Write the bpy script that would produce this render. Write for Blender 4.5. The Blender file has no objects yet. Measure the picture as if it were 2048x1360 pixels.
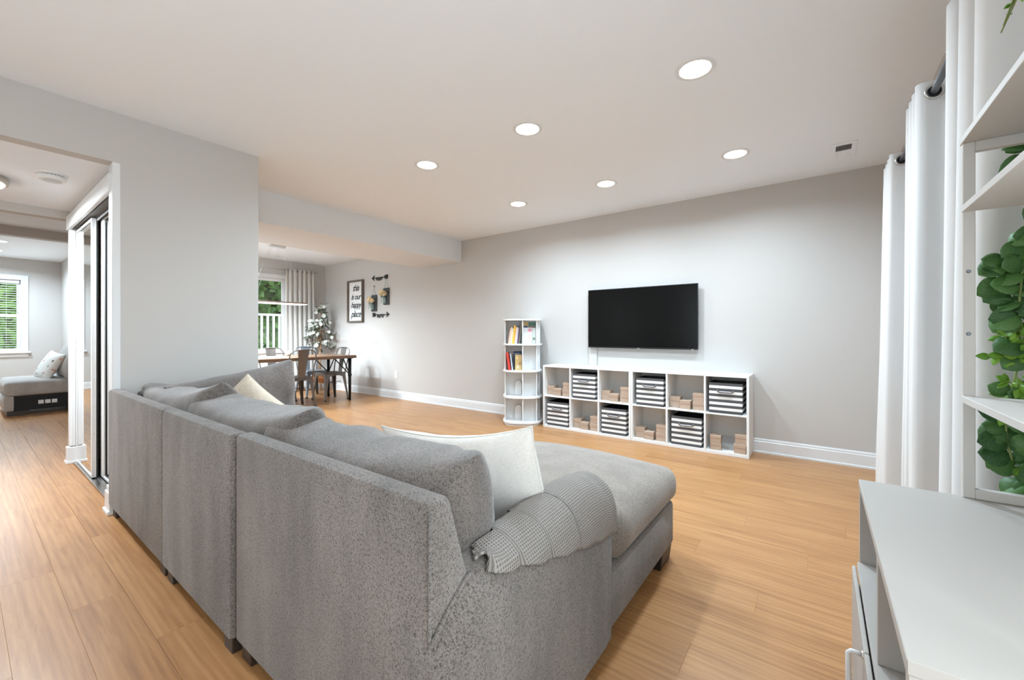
import bpy, bmesh, math, random
from mathutils import Vector, Matrix, noise
random.seed(7)
PI = math.pi
SC = bpy.context.scene
COL = SC.collection

# ------------------------------------------------------------------ camera
cam_d = bpy.data.cameras.new('camera')
cam_d.sensor_width = 36.0
cam_d.lens = 36.0 * 827.0 / 2048.0
cam_d.shift_y = -14.0 / 2048.0
cam_d.clip_start = 0.02
cam = bpy.data.objects.new('camera', cam_d)
COL.objects.link(cam)
cam.location = (0, 0, 1.096)
cam.rotation_euler = (PI / 2, 0, math.atan(616 / 827.0))
SC.camera = cam

# ------------------------------------------------------------------ world, exposure
w = bpy.data.worlds.new('overcast_sky')
SC.world = w
w.use_nodes = True
bg = w.node_tree.nodes['Background']
bg.inputs[0].default_value = (0.82, 0.94, 1.0, 1)
bg.inputs[1].default_value = 4.2
SC.view_settings.view_transform = 'Standard'
SC.view_settings.look = 'None'
SC.view_settings.gamma = 1
SC.view_settings.use_curve_mapping = False
SC.view_settings.exposure = 0.68
SC.cycles.max_bounces = 6
SC.cycles.diffuse_bounces = 4
SC.cycles.glossy_bounces = 3
SC.cycles.transmission_bounces = 3
SC.cycles.transparent_max_bounces = 8
SC.cycles.caustics_reflective = False
SC.cycles.caustics_refractive = False
SC.cycles.sample_clamp_indirect = 6.0
CAN_POWER = 12.0
CAN_COL = (0.75, 0.955, 1.12)   # neutral after the camera's white balance for the warm floor bounce


def portal(loc, rot, sx, sy):
    l = bpy.data.lights.new('window_portal', 'AREA')
    l.shape = 'RECTANGLE'
    l.size = sx
    l.size_y = sy
    l.cycles.is_portal = True
    o = bpy.data.objects.new('window_portal', l)
    COL.objects.link(o)
    o.location = loc
    o.rotation_euler = rot
    return o


portal((-9.55, -2.12, 1.45), (PI / 2, 0, 0), 1.3, 1.3)          # side window added to brighten the far room
portal((0.57, 0.1, 1.175), (0, PI / 2, 0), 2.15, 1.6)          # window added beside the camera to light the sofa arm
# daylight enters through these openings (sampling portals only)
portal((-1.75, -1.62, 1.05), (PI / 2, 0, 0), 1.1, 2.1)          # glazed door added behind the camera for fill daylight
portal((0.56, 2.4, 1.375), (0, PI / 2, 0), 1.25, 1.4)          # window behind the curtains
portal((-8.03, 2.57, 1.42), (0, -PI / 2, 0), 1.3, 2.1)          # dining window
portal((-11.67, 0.3, 1.4), (0, -PI / 2, 0), 1.25, 0.85)          # far room window

# ------------------------------------------------------------------ helpers
MATS = {}


def newmat(name):
    m = bpy.data.materials.new(name)
    m.use_nodes = True
    nt = m.node_tree
    b = nt.nodes['Principled BSDF']
    MATS[name] = m
    return m, nt, b


def L(nt, a, b):
    nt.links.new(a, b)


def plain(name, col, rough=0.5, metal=0.0, spec=0.5, bump=0.0, bscale=80.0, var=0.0):
    m, nt, b = newmat(name)
    b.inputs['Base Color'].default_value = (*col, 1)
    b.inputs['Roughness'].default_value = rough
    b.inputs['Metallic'].default_value = metal
    b.inputs['Specular IOR Level'].default_value = spec
    if bump or var:
        tc = nt.nodes.new('ShaderNodeTexCoord')
        n = nt.nodes.new('ShaderNodeTexNoise')
        n.inputs['Scale'].default_value = bscale
        n.inputs['Detail'].default_value = 4
        L(nt, tc.outputs['Object'], n.inputs['Vector'])
        if bump:
            bp = nt.nodes.new('ShaderNodeBump')
            bp.inputs['Strength'].default_value = bump
            bp.inputs['Distance'].default_value = 0.002
            L(nt, n.outputs['Fac'], bp.inputs['Height'])
            L(nt, bp.outputs['Normal'], b.inputs['Normal'])
        if var:
            mx = nt.nodes.new('ShaderNodeMix')
            mx.data_type = 'RGBA'
            mx.inputs[6].default_value = (*[c * (1 - var) for c in col], 1)
            mx.inputs[7].default_value = (*[min(1, c * (1 + var)) for c in col], 1)
            L(nt, n.outputs['Fac'], mx.inputs[0])
            L(nt, mx.outputs[2], b.inputs['Base Color'])
    return m


def emit(name, col, s):
    m, nt, b = newmat(name)
    b.inputs['Base Color'].default_value = (*col, 1)
    b.inputs['Emission Color'].default_value = (*col, 1)
    b.inputs['Emission Strength'].default_value = s
    return m


def glassy(name, tint=(1, 1, 1), gloss=0.08):
    m = bpy.data.materials.new(name)
    m.use_nodes = True
    nt = m.node_tree
    nt.nodes.clear()
    o = nt.nodes.new('ShaderNodeOutputMaterial')
    t = nt.nodes.new('ShaderNodeBsdfTransparent')
    t.inputs[0].default_value = (*tint, 1)
    g = nt.nodes.new('ShaderNodeBsdfGlossy')
    g.inputs['Roughness'].default_value = 0.02
    mx = nt.nodes.new('ShaderNodeMixShader')
    mx.inputs[0].default_value = gloss
    L(nt, t.outputs[0], mx.inputs[1])
    L(nt, g.outputs[0], mx.inputs[2])
    L(nt, mx.outputs[0], o.inputs['Surface'])
    MATS[name] = m
    return m


def fabric(name, dark, light, scale=170.0, bump=0.6, dist=0.004, patch=0.18, sheen=0.25, dots=0.0):
    m, nt, b = newmat(name)
    tc = nt.nodes.new('ShaderNodeTexCoord')
    n1 = nt.nodes.new('ShaderNodeTexNoise')
    n1.inputs['Scale'].default_value = scale
    n1.inputs['Detail'].default_value = 3
    n1.inputs['Distortion'].default_value = 1.2
    n2 = nt.nodes.new('ShaderNodeTexNoise')
    n2.inputs['Scale'].default_value = 5.0
    n2.inputs['Detail'].default_value = 4
    mp = nt.nodes.new('ShaderNodeMapping')
    mp.inputs['Scale'].default_value = (1.6, 1.6, 0.5)
    L(nt, tc.outputs['Object'], n1.inputs['Vector'])
    L(nt, tc.outputs['Object'], mp.inputs['Vector'])
    L(nt, mp.outputs[0], n2.inputs['Vector'])
    cr = nt.nodes.new('ShaderNodeValToRGB')
    cr.color_ramp.elements[0].position = 0.38
    cr.color_ramp.elements[0].color = (*dark, 1)
    cr.color_ramp.elements[1].position = 0.54
    cr.color_ramp.elements[1].color = (*light, 1)
    L(nt, n1.outputs['Fac'], cr.inputs[0])
    mr = nt.nodes.new('ShaderNodeMapRange')
    mr.inputs[1].default_value = 0.35
    mr.inputs[2].default_value = 0.65
    mr.inputs[3].default_value = 1 - patch
    mr.inputs[4].default_value = 1 + patch
    L(nt, n2.outputs['Fac'], mr.inputs[0])
    mu = nt.nodes.new('ShaderNodeVectorMath')
    mu.operation = 'SCALE'
    L(nt, cr.outputs[0], mu.inputs[0])
    L(nt, mr.outputs[0], mu.inputs['Scale'])
    L(nt, mu.outputs[0], b.inputs['Base Color'])
    bp = nt.nodes.new('ShaderNodeBump')
    bp.inputs['Strength'].default_value = bump
    bp.inputs['Distance'].default_value = dist
    L(nt, n1.outputs['Fac'], bp.inputs['Height'])
    L(nt, bp.outputs['Normal'], b.inputs['Normal'])
    b.inputs['Roughness'].default_value = 0.95
    b.inputs['Specular IOR Level'].default_value = 0.15
    b.inputs['Sheen Weight'].default_value = sheen
    b.inputs['Sheen Roughness'].default_value = 0.5
    return m


# ------------------------------------------------------------------ materials
M_wall = plain('wall_paint', (0.555, 0.525, 0.495), 0.75, bump=0.05, bscale=300, spec=0.25)
M_ceil = plain('ceiling_paint', (0.865, 0.893, 0.925), 0.85, bump=0.05, bscale=250, spec=0.2)
M_soffit = plain('soffit_paint', (0.76, 0.765, 0.77), 0.8, bump=0.05, bscale=250, spec=0.2)
M_trim = plain('trim_paint', (0.75, 0.75, 0.75), 0.35, spec=0.4)
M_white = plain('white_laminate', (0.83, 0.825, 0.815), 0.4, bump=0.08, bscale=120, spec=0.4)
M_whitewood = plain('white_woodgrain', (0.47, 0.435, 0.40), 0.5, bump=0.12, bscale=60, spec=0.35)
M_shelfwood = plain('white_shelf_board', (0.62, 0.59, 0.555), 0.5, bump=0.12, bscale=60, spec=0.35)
M_black = plain('black_plastic', (0.008, 0.008, 0.009), 0.35)
M_dark = plain('dark_cavity', (0.012, 0.011, 0.01), 0.8)
M_screen = plain('tv_screen', (0.004, 0.004, 0.0038), 0.2, spec=0.18)
M_gun = plain('gunmetal', (0.17, 0.15, 0.135), 0.38, metal=0.75, bump=0.1, bscale=40, var=0.15)
M_gunblue = plain('steel_blue_metal', (0.24, 0.27, 0.31), 0.3, metal=0.8)
M_blackmetal = plain('black_metal', (0.02, 0.02, 0.02), 0.4, metal=0.6)
M_chrome = plain('brushed_nickel', (0.62, 0.61, 0.6), 0.28, metal=1.0)
M_rodgrey = plain('grey_rod', (0.16, 0.17, 0.19), 0.35, metal=0.7)
M_mirror = plain('mirror_glass', (0.86, 0.88, 0.87), 0.01, metal=1.0)
M_glass = glassy('window_glass')
M_dimglass = glassy('dimming_glass', (0.3, 0.3, 0.3))  # pane tint added to cut the daylight, not an insect screen
M_jar = glassy('jar_glass', (0.85, 0.93, 0.92), 0.18)
M_kraft = plain('kraft_card', (0.46, 0.335, 0.25), 0.85, bump=0.1, bscale=90, var=0.12)
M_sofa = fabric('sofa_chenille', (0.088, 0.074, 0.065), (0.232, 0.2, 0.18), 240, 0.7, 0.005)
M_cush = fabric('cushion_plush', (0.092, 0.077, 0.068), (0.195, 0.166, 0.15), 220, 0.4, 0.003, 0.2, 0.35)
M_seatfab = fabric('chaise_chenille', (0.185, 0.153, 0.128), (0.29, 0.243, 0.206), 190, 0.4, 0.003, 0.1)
M_cream = fabric('cream_linen', (0.74, 0.70, 0.65), (0.84, 0.80, 0.75), 260, 0.25, 0.001, 0.05, 0.1)
M_ivory = fabric('ivory_velvet', (0.66, 0.55, 0.43), (0.8, 0.69, 0.56), 160, 0.2, 0.001, 0.08, 0.3)
M_couch = fabric('far_couch_fabric', (0.33, 0.305, 0.285), (0.44, 0.41, 0.385), 140, 0.4, 0.003, 0.08)
M_couchblack = plain('couch_liner', (0.014, 0.014, 0.015), 0.8)
M_footwood = plain('espresso_wood', (0.035, 0.022, 0.016), 0.45, bump=0.1, bscale=50)
M_frame = plain('weathered_wood', (0.13, 0.1, 0.075), 0.7, bump=0.3, bscale=60, var=0.35)
M_board = plain('slate_board', (0.065, 0.07, 0.07), 0.7, bump=0.2, bscale=60, var=0.3)
M_paper = plain('sign_white', (0.86, 0.86, 0.85), 0.6)
M_ink = plain('sign_ink', (0.02, 0.02, 0.02), 0.6)
M_flower = plain('cream_petal', (0.78, 0.62, 0.38), 0.7, var=0.2, bscale=20)
M_petal = plain('white_petal', (0.6, 0.6, 0.54), 0.7)
M_trunk = plain('stem_tan', (0.42, 0.27, 0.16), 0.7, bump=0.3, bscale=50)
M_pot = plain('copper_pot', (0.42, 0.17, 0.07), 0.4, metal=0.4)
M_stem = plain('green_stem', (0.22, 0.28, 0.08), 0.6)
M_detector = plain('detector_plastic', (0.78, 0.77, 0.75), 0.45)
M_grille = plain('vent_dark', (0.16, 0.155, 0.15), 0.7)
M_rail = plain('deck_rail', (0.8, 0.83, 0.87), 0.5)
M_bluecloth = plain('blue_tarp', (0.1, 0.38, 0.75), 0.6)
M_lens = emit('led_lens', (1.0, 0.98, 0.95), 14.0)
M_pendled = emit('pendant_led', (1.0, 0.9, 0.8), 1.6)
M_pendbody = plain('pendant_brown', (0.24, 0.17, 0.13), 0.4, metal=0.3)
M_diffuser = emit('hall_lamp_glass', (1.0, 0.93, 0.84), 5.0)


def leafmat(name, c1, c2, rough=0.5, tr=0.25, scale=6.0):
    m, nt, b = newmat(name)
    oi = nt.nodes.new('ShaderNodeObjectInfo')
    tc = nt.nodes.new('ShaderNodeTexCoord')
    n = nt.nodes.new('ShaderNodeTexNoise')
    n.inputs['Scale'].default_value = scale
    L(nt, tc.outputs['Object'], n.inputs['Vector'])
    ad = nt.nodes.new('ShaderNodeMath')
    ad.operation = 'MULTIPLY_ADD'
    ad.inputs[1].default_value = 0.6
    L(nt, oi.outputs['Random'], ad.inputs[0])
    L(nt, n.outputs['Fac'], ad.inputs[2])
    sb = nt.nodes.new('ShaderNodeMath')
    sb.operation = 'SUBTRACT'
    sb.inputs[1].default_value = 0.3
    sb.use_clamp = True
    L(nt, ad.outputs[0], sb.inputs[0])
    mx = nt.nodes.new('ShaderNodeMix')
    mx.data_type = 'RGBA'
    mx.inputs[6].default_value = (*c1, 1)
    mx.inputs[7].default_value = (*c2, 1)
    L(nt, sb.outputs[0], mx.inputs[0])
    L(nt, mx.outputs[2], b.inputs['Base Color'])
    b.inputs['Roughness'].default_value = rough
    t = nt.nodes.new('ShaderNodeBsdfTranslucent')
    L(nt, mx.outputs[2], t.inputs[0])
    ms = nt.nodes.new('ShaderNodeMixShader')
    ms.inputs[0].default_value = tr
    L(nt, b.outputs[0], ms.inputs[1])
    L(nt, t.outputs[0], ms.inputs[2])
    L(nt, ms.outputs[0], nt.nodes['Material Output'].inputs['Surface'])
    return m


M_euc = leafmat('eucalyptus_leaf', (0.026, 0.095, 0.03), (0.13, 0.29, 0.07), 0.45, 0.18, 12)
M_box = leafmat('boxwood_leaf', (0.09, 0.25, 0.02), (0.32, 0.58, 0.06), 0.45, 0.2, 12)
M_olive = leafmat('grey_green_leaf', (0.09, 0.105, 0.07), (0.19, 0.21, 0.15), 0.6, 0.2, 8)
M_tree = leafmat('tree_leaf', (0.02, 0.075, 0.012), (0.2, 0.4, 0.06), 0.6, 0.35, 2.2)


def curtain_mat(name, col, tr, bscale=500):
    m, nt, b = newmat(name)
    b.inputs['Base Color'].default_value = (*col, 1)
    b.inputs['Roughness'].default_value = 0.9
    b.inputs['Specular IOR Level'].default_value = 0.1
    tc = nt.nodes.new('ShaderNodeTexCoord')
    n = nt.nodes.new('ShaderNodeTexNoise')
    n.inputs['Scale'].default_value = bscale
    L(nt, tc.outputs['Object'], n.inputs['Vector'])
    bp = nt.nodes.new('ShaderNodeBump')
    bp.inputs['Strength'].default_value = 0.1
    bp.inputs['Distance'].default_value = 0.001
    L(nt, n.outputs['Fac'], bp.inputs['Height'])
    L(nt, bp.outputs['Normal'], b.inputs['Normal'])
    t = nt.nodes.new('ShaderNodeBsdfTranslucent')
    t.inputs[0].default_value = (*col, 1)
    ms = nt.nodes.new('ShaderNodeMixShader')
    ms.inputs[0].default_value = tr
    L(nt, b.outputs[0], ms.inputs[1])
    L(nt, t.outputs[0], ms.inputs[2])
    L(nt, ms.outputs[0], nt.nodes['Material Output'].inputs['Surface'])
    return m


M_curtain = curtain_mat('blackout_curtain', (0.76, 0.745, 0.73), 0.06)
M_sheer = curtain_mat('dining_curtain', (0.9, 0.87, 0.83), 0.45)


def floor_mat():
    m, nt, b = newmat('oak_laminate')
    tc = nt.nodes.new('ShaderNodeTexCoord')
    oi = nt.nodes.new('ShaderNodeObjectInfo')
    # grain runs along each board (local x); every board reads another piece of the pattern
    off = nt.nodes.new('ShaderNodeVectorMath')
    off.operation = 'MULTIPLY_ADD'
    off.inputs[1].default_value = (37.0, 91.0, 13.0)
    cb = nt.nodes.new('ShaderNodeCombineXYZ')
    for i in range(3):
        L(nt, oi.outputs['Random'], cb.inputs[i])
    L(nt, cb.outputs[0], off.inputs[0])
    L(nt, tc.outputs['Object'], off.inputs[2])
    mp = nt.nodes.new('ShaderNodeMapping')
    mp.inputs['Scale'].default_value = (0.55, 7.0, 1.0)
    L(nt, off.outputs[0], mp.inputs['Vector'])
    n = nt.nodes.new('ShaderNodeTexNoise')
    n.inputs['Scale'].default_value = 2.6
    n.inputs['Detail'].default_value = 7
    n.inputs['Roughness'].default_value = 0.62
    n.inputs['Distortion'].default_value = 1.0
    L(nt, mp.outputs[0], n.inputs['Vector'])
    mp2 = nt.nodes.new('ShaderNodeMapping')
    mp2.inputs['Scale'].default_value = (1.6, 60.0, 1.0)
    L(nt, off.outputs[0], mp2.inputs['Vector'])
    n2 = nt.nodes.new('ShaderNodeTexNoise')
    n2.inputs['Scale'].default_value = 3.0
    n2.inputs['Detail'].default_value = 3
    L(nt, mp2.outputs[0], n2.inputs['Vector'])
    wv = nt.nodes.new('ShaderNodeTexWave')
    wv.wave_type = 'BANDS'
    wv.bands_direction = 'Y'
    wv.inputs['Scale'].default_value = 1.7
    wv.inputs['Distortion'].default_value = 9.0
    wv.inputs['Detail'].default_value = 2.0
    wv.inputs['Detail Scale'].default_value = 0.8
    L(nt, mp.outputs[0], wv.inputs['Vector'])
    a1 = nt.nodes.new('ShaderNodeMath')
    a1.operation = 'MULTIPLY_ADD'
    a1.inputs[1].default_value = 0.3
    L(nt, n2.outputs['Fac'], a1.inputs[0])
    L(nt, n.outputs['Fac'], a1.inputs[2])
    a2 = nt.nodes.new('ShaderNodeMath')
    a2.operation = 'MULTIPLY_ADD'
    a2.inputs[1].default_value = 0.13
    L(nt, wv.outputs['Fac'], a2.inputs[0])
    L(nt, a1.outputs[0], a2.inputs[2])
    a3 = nt.nodes.new('ShaderNodeMath')
    a3.operation = 'MULTIPLY_ADD'
    a3.inputs[1].default_value = 0.10
    L(nt, oi.outputs['Random'], a3.inputs[0])
    L(nt, a2.outputs[0], a3.inputs[2])
    cr = nt.nodes.new('ShaderNodeValToRGB')
    e = cr.color_ramp.elements
    e[0].position = 0.5
    e[0].color = (0.30, 0.134, 0.047, 1)
    e[1].position = 1.0
    e[1].color = (0.505, 0.262, 0.108, 1)
    x = e.new(0.74)
    x.color = (0.408, 0.195, 0.074, 1)
    L(nt, a3.outputs[0], cr.inputs[0])
    L(nt, cr.outputs[0], b.inputs['Base Color'])
    b.inputs['Roughness'].default_value = 0.34
    b.inputs['Specular IOR Level'].default_value = 0.45
    bp = nt.nodes.new('ShaderNodeBump')
    bp.inputs['Strength'].default_value = 0.08
    bp.inputs['Distance'].default_value = 0.001
    L(nt, n2.outputs['Fac'], bp.inputs['Height'])
    L(nt, bp.outputs['Normal'], b.inputs['Normal'])
    return m


M_floor = floor_mat()
M_subfloor = plain('subfloor', (0.12, 0.07, 0.035), 0.8)


def table_mat():
    m, nt, b = newmat('walnut_plank')
    tc = nt.nodes.new('ShaderNodeTexCoord')
    mp = nt.nodes.new('ShaderNodeMapping')
    mp.inputs['Scale'].default_value = (14, 1, 14)
    n = nt.nodes.new('ShaderNodeTexNoise')
    n.inputs['Scale'].default_value = 2.5
    n.inputs['Detail'].default_value = 6
    L(nt, tc.outputs['Object'], mp.inputs['Vector'])
    L(nt, mp.outputs[0], n.inputs['Vector'])
    cr = nt.nodes.new('ShaderNodeValToRGB')
    cr.color_ramp.elements[0].color = (0.06, 0.032, 0.018, 1)
    cr.color_ramp.elements[1].color = (0.24, 0.135, 0.075, 1)
    L(nt, n.outputs['Fac'], cr.inputs[0])
    L(nt, cr.outputs[0], b.inputs['Base Color'])
    b.inputs['Roughness'].default_value = 0.3
    return m


M_table = table_mat()


def stripe_mat():
    m, nt, b = newmat('striped_canvas')
    tc = nt.nodes.new('ShaderNodeTexCoord')
    sp = nt.nodes.new('ShaderNodeSeparateXYZ')
    L(nt, tc.outputs['Object'], sp.inputs[0])
    mu = nt.nodes.new('ShaderNodeMath')
    mu.operation = 'MULTIPLY'
    mu.inputs[1].default_value = 1 / 0.0495
    L(nt, sp.outputs['Z'], mu.inputs[0])
    fr = nt.nodes.new('ShaderNodeMath')
    fr.operation = 'FRACT'
    L(nt, mu.outputs[0], fr.inputs[0])
    gt = nt.nodes.new('ShaderNodeMath')
    gt.operation = 'GREATER_THAN'
    gt.inputs[1].default_value = 0.5
    L(nt, fr.outputs[0], gt.inputs[0])
    mx = nt.nodes.new('ShaderNodeMix')
    mx.data_type = 'RGBA'
    mx.inputs[6].default_value = (0.085, 0.082, 0.085, 1)
    mx.inputs[7].default_value = (0.84, 0.83, 0.81, 1)
    L(nt, gt.outputs[0], mx.inputs[0])
    L(nt, mx.outputs[2], b.inputs['Base Color'])
    b.inputs['Roughness'].default_value = 0.85
    return m


M_stripe = stripe_mat()


def waffle_mat():
    m, nt, b = newmat('waffle_knit')
    uv = nt.nodes.new('ShaderNodeUVMap')
    sp = nt.nodes.new('ShaderNodeSeparateXYZ')
    L(nt, uv.outputs[0], sp.inputs[0])
    vals = []
    for k, ax in enumerate(('X', 'Y')):
        s = nt.nodes.new('ShaderNodeMath')
        s.operation = 'MULTIPLY'
        s.inputs[1].default_value = 2 * PI / (0.0085 if k == 0 else 0.0075)
        L(nt, sp.outputs[ax], s.inputs[0])
        t = nt.nodes.new('ShaderNodeMath')
        t.operation = 'SINE'
        L(nt, s.outputs[0], t.inputs[0])
        vals.append(t)
    mxn = nt.nodes.new('ShaderNodeMath')
    mxn.operation = 'MAXIMUM'
    L(nt, vals[0].outputs[0], mxn.inputs[0])
    L(nt, vals[1].outputs[0], mxn.inputs[1])
    mr = nt.nodes.new('ShaderNodeMapRange')
    mr.inputs[1].default_value = -1
    mr.inputs[2].default_value = 1
    L(nt, mxn.outputs[0], mr.inputs[0])
    cr = nt.nodes.new('ShaderNodeValToRGB')
    cr.color_ramp.elements[0].color = (0.15, 0.13, 0.115, 1)
    cr.color_ramp.elements[1].color = (0.36, 0.325, 0.295, 1)
    L(nt, mr.outputs[0], cr.inputs[0])
    L(nt, cr.outputs[0], b.inputs['Base Color'])
    bp = nt.nodes.new('ShaderNodeBump')
    bp.inputs['Strength'].default_value = 0.8
    bp.inputs['Distance'].default_value = 0.003
    L(nt, mr.outputs[0], bp.inputs['Height'])
    L(nt, bp.outputs['Normal'], b.inputs['Normal'])
    b.inputs['Roughness'].default_value = 0.95
    b.inputs['Specular IOR Level'].default_value = 0.1
    return m


M_waffle = waffle_mat()


def floral_mat():
    m, nt, b = newmat('floral_print')
    tc = nt.nodes.new('ShaderNodeTexCoord')
    v = nt.nodes.new('ShaderNodeTexVoronoi')
    v.inputs['Scale'].default_value = 24
    L(nt, tc.outputs['Object'], v.inputs['Vector'])
    cr = nt.nodes.new('ShaderNodeValToRGB')
    cr.color_ramp.interpolation = 'CONSTANT'
    e = cr.color_ramp.elements
    e[0].position = 0
    e[0].color = (0.8, 0.78, 0.74, 1)
    e[1].position = 0.5
    e[1].color = (0.72, 0.42, 0.36, 1)
    for p, c in ((0.62, (0.8, 0.78, 0.74, 1)), (0.72, (0.34, 0.4, 0.37, 1)), (0.8, (0.8, 0.78, 0.74, 1)), (0.95, (0.2, 0.17, 0.16, 1))):
        q = e.new(p)
        q.color = c
    sp = nt.nodes.new('ShaderNodeSeparateColor')
    L(nt, v.outputs['Color'], sp.inputs[0])
    L(nt, sp.outputs[0], cr.inputs[0])
    th = nt.nodes.new('ShaderNodeMath')
    th.operation = 'LESS_THAN'
    th.inputs[1].default_value = 0.42
    L(nt, v.outputs['Distance'], th.inputs[0])
    mx = nt.nodes.new('ShaderNodeMix')
    mx.data_type = 'RGBA'
    mx.inputs[6].default_value = (0.8, 0.78, 0.74, 1)
    L(nt, th.outputs[0], mx.inputs[0])
    L(nt, cr.outputs[0], mx.inputs[7])
    L(nt, mx.outputs[2], b.inputs['Base Color'])
    b.inputs['Roughness'].default_value = 0.9
    return m


M_floral = floral_mat()

# ------------------------------------------------------------------ mesh helpers


def link(name, me, mat, parent=None, smooth=False):
    o = bpy.data.objects.new(name, me)
    COL.objects.link(o)
    if mat is not None and not me.materials:
        me.materials.append(mat)
    if smooth:
        for p in me.polygons:
            p.use_smooth = True
    if parent is not None:
        o.parent = parent
    return o


def obj(name, bm, mat, parent=None, smooth=False, auto=None):
    me = bpy.data.meshes.new(name)
    bmesh.ops.recalc_face_normals(bm, faces=bm.faces[:])
    if auto is not None:
        for f in bm.faces:
            f.smooth = True
        for e in bm.edges:
            if len(e.link_faces) == 2 and e.calc_face_angle(0) > auto:
                e.smooth = False
    bm.to_mesh(me)
    bm.free()
    return link(name, me, mat, parent, smooth)


def thing(name, label, cat, loc=(0, 0, 0), rotz=0.0, group=None):
    o = bpy.data.objects.new(name, None)
    o.empty_display_size = 0.05
    COL.objects.link(o)
    o.location = loc
    o.rotation_euler = (0, 0, rotz)
    return tag(o, label, cat, group)


def tag(o, label, cat, group=None, kind=None):
    o['label'] = label
    o['category'] = cat
    if group:
        o['group'] = group
    if kind:
        o['kind'] = kind
    return o


def struct(o, label=None):
    o['kind'] = 'structure'
    if label:
        o['label'] = label
    return o


def box(x0, x1, y0, y1, z0, z1, bev=0.0, bm=None, seg=1):
    own = bm is None
    if own:
        bm = bmesh.new()
    t = bmesh.new()
    vs = [t.verts.new((x, y, z)) for z in (z0, z1) for y in (y0, y1) for x in (x0, x1)]
    for f in ((0, 2, 3, 1), (4, 5, 7, 6), (0, 1, 5, 4), (2, 6, 7, 3), (0, 4, 6, 2), (1, 3, 7, 5)):
        t.faces.new([vs[i] for i in f])
    if bev:
        bmesh.ops.bevel(t, geom=t.edges[:], offset=bev, segments=seg, affect='EDGES', profile=0.5)
    merge(bm, t)
    return bm


def merge(bm, t):
    m = {}
    for v in t.verts:
        m[v] = bm.verts.new(v.co)
    for f in t.faces:
        try:
            bm.faces.new([m[v] for v in f.verts])
        except ValueError:
            pass
    t.free()


def prism(pts, axis, a0, a1, bm=None, bev=0.0):
    """polygon pts (2-D) extruded along axis 'x','y' or 'z' from a0 to a1"""
    if bm is None:
        bm = bmesh.new()
    t = bmesh.new()

    def P(p, a):
        return {'x': (a, p[0], p[1]), 'y': (p[0], a, p[1]), 'z': (p[0], p[1], a)}[axis]
    A = [t.verts.new(P(p, a0)) for p in pts]
    B = [t.verts.new(P(p, a1)) for p in pts]
    t.faces.new(A)
    t.faces.new(B[::-1])
    n = len(pts)
    for i in range(n):
        t.faces.new([A[i], A[(i + 1) % n], B[(i + 1) % n], B[i]])
    if bev:
        bmesh.ops.bevel(t, geom=t.edges[:], offset=bev, segments=2, affect='EDGES', profile=0.5)
    merge(bm, t)
    return bm


def tube(path, r, n=8, bm=None, closed=False, cap=True):
    if bm is None:
        bm = bmesh.new()
    pts = [Vector(p) for p in path]
    rs = r if isinstance(r, (list, tuple)) else [r] * len(pts)
    rings = []
    up = None
    N = len(pts)
    for i, p in enumerate(pts):
        if closed:
            d = (pts[(i + 1) % N] - pts[i - 1]).normalized()
        else:
            d = (pts[min(i + 1, N - 1)] - pts[max(i - 1, 0)]).normalized()
        if up is None:
            up = Vector((0, 0, 1)) if abs(d.z) < 0.9 else Vector((1, 0, 0))
        a = d.cross(up)
        if a.length < 1e-5:
            a = d.cross(Vector((0, 1, 0)))
        a.normalize()
        b = a.cross(d).normalized()
        up = b
        rings.append([bm.verts.new(p + (a * math.cos(2 * PI * k / n) + b * math.sin(2 * PI * k / n)) * rs[i]) for k in range(n)])
    for i in range(N if closed else N - 1):
        A, B = rings[i], rings[(i + 1) % N]
        for k in range(n):
            bm.faces.new([A[k], A[(k + 1) % n], B[(k + 1) % n], B[k]])
    if cap and not closed:
        bm.faces.new(rings[0][::-1])
        bm.faces.new(rings[-1])
    return bm


def lathe(prof, n=32, c=(0, 0, 0), bm=None, axis='z'):
    if bm is None:
        bm = bmesh.new()
    rings = []
    for r, h in prof:
        ring = []
        for k in range(n):
            a = 2 * PI * k / n
            v = {'z': (r * math.cos(a), r * math.sin(a), h), 'y': (r * math.cos(a), h, r * math.sin(a)), 'x': (h, r * math.cos(a), r * math.sin(a))}[axis]
            ring.append(bm.verts.new(Vector(c) + Vector(v)))
        rings.append(ring)
    for A, B in zip(rings, rings[1:]):
        for k in range(n):
            bm.faces.new([A[k], A[(k + 1) % n], B[(k + 1) % n], B[k]])
    bm.faces.new(rings[0][::-1])
    bm.faces.new(rings[-1])
    return bm


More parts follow.
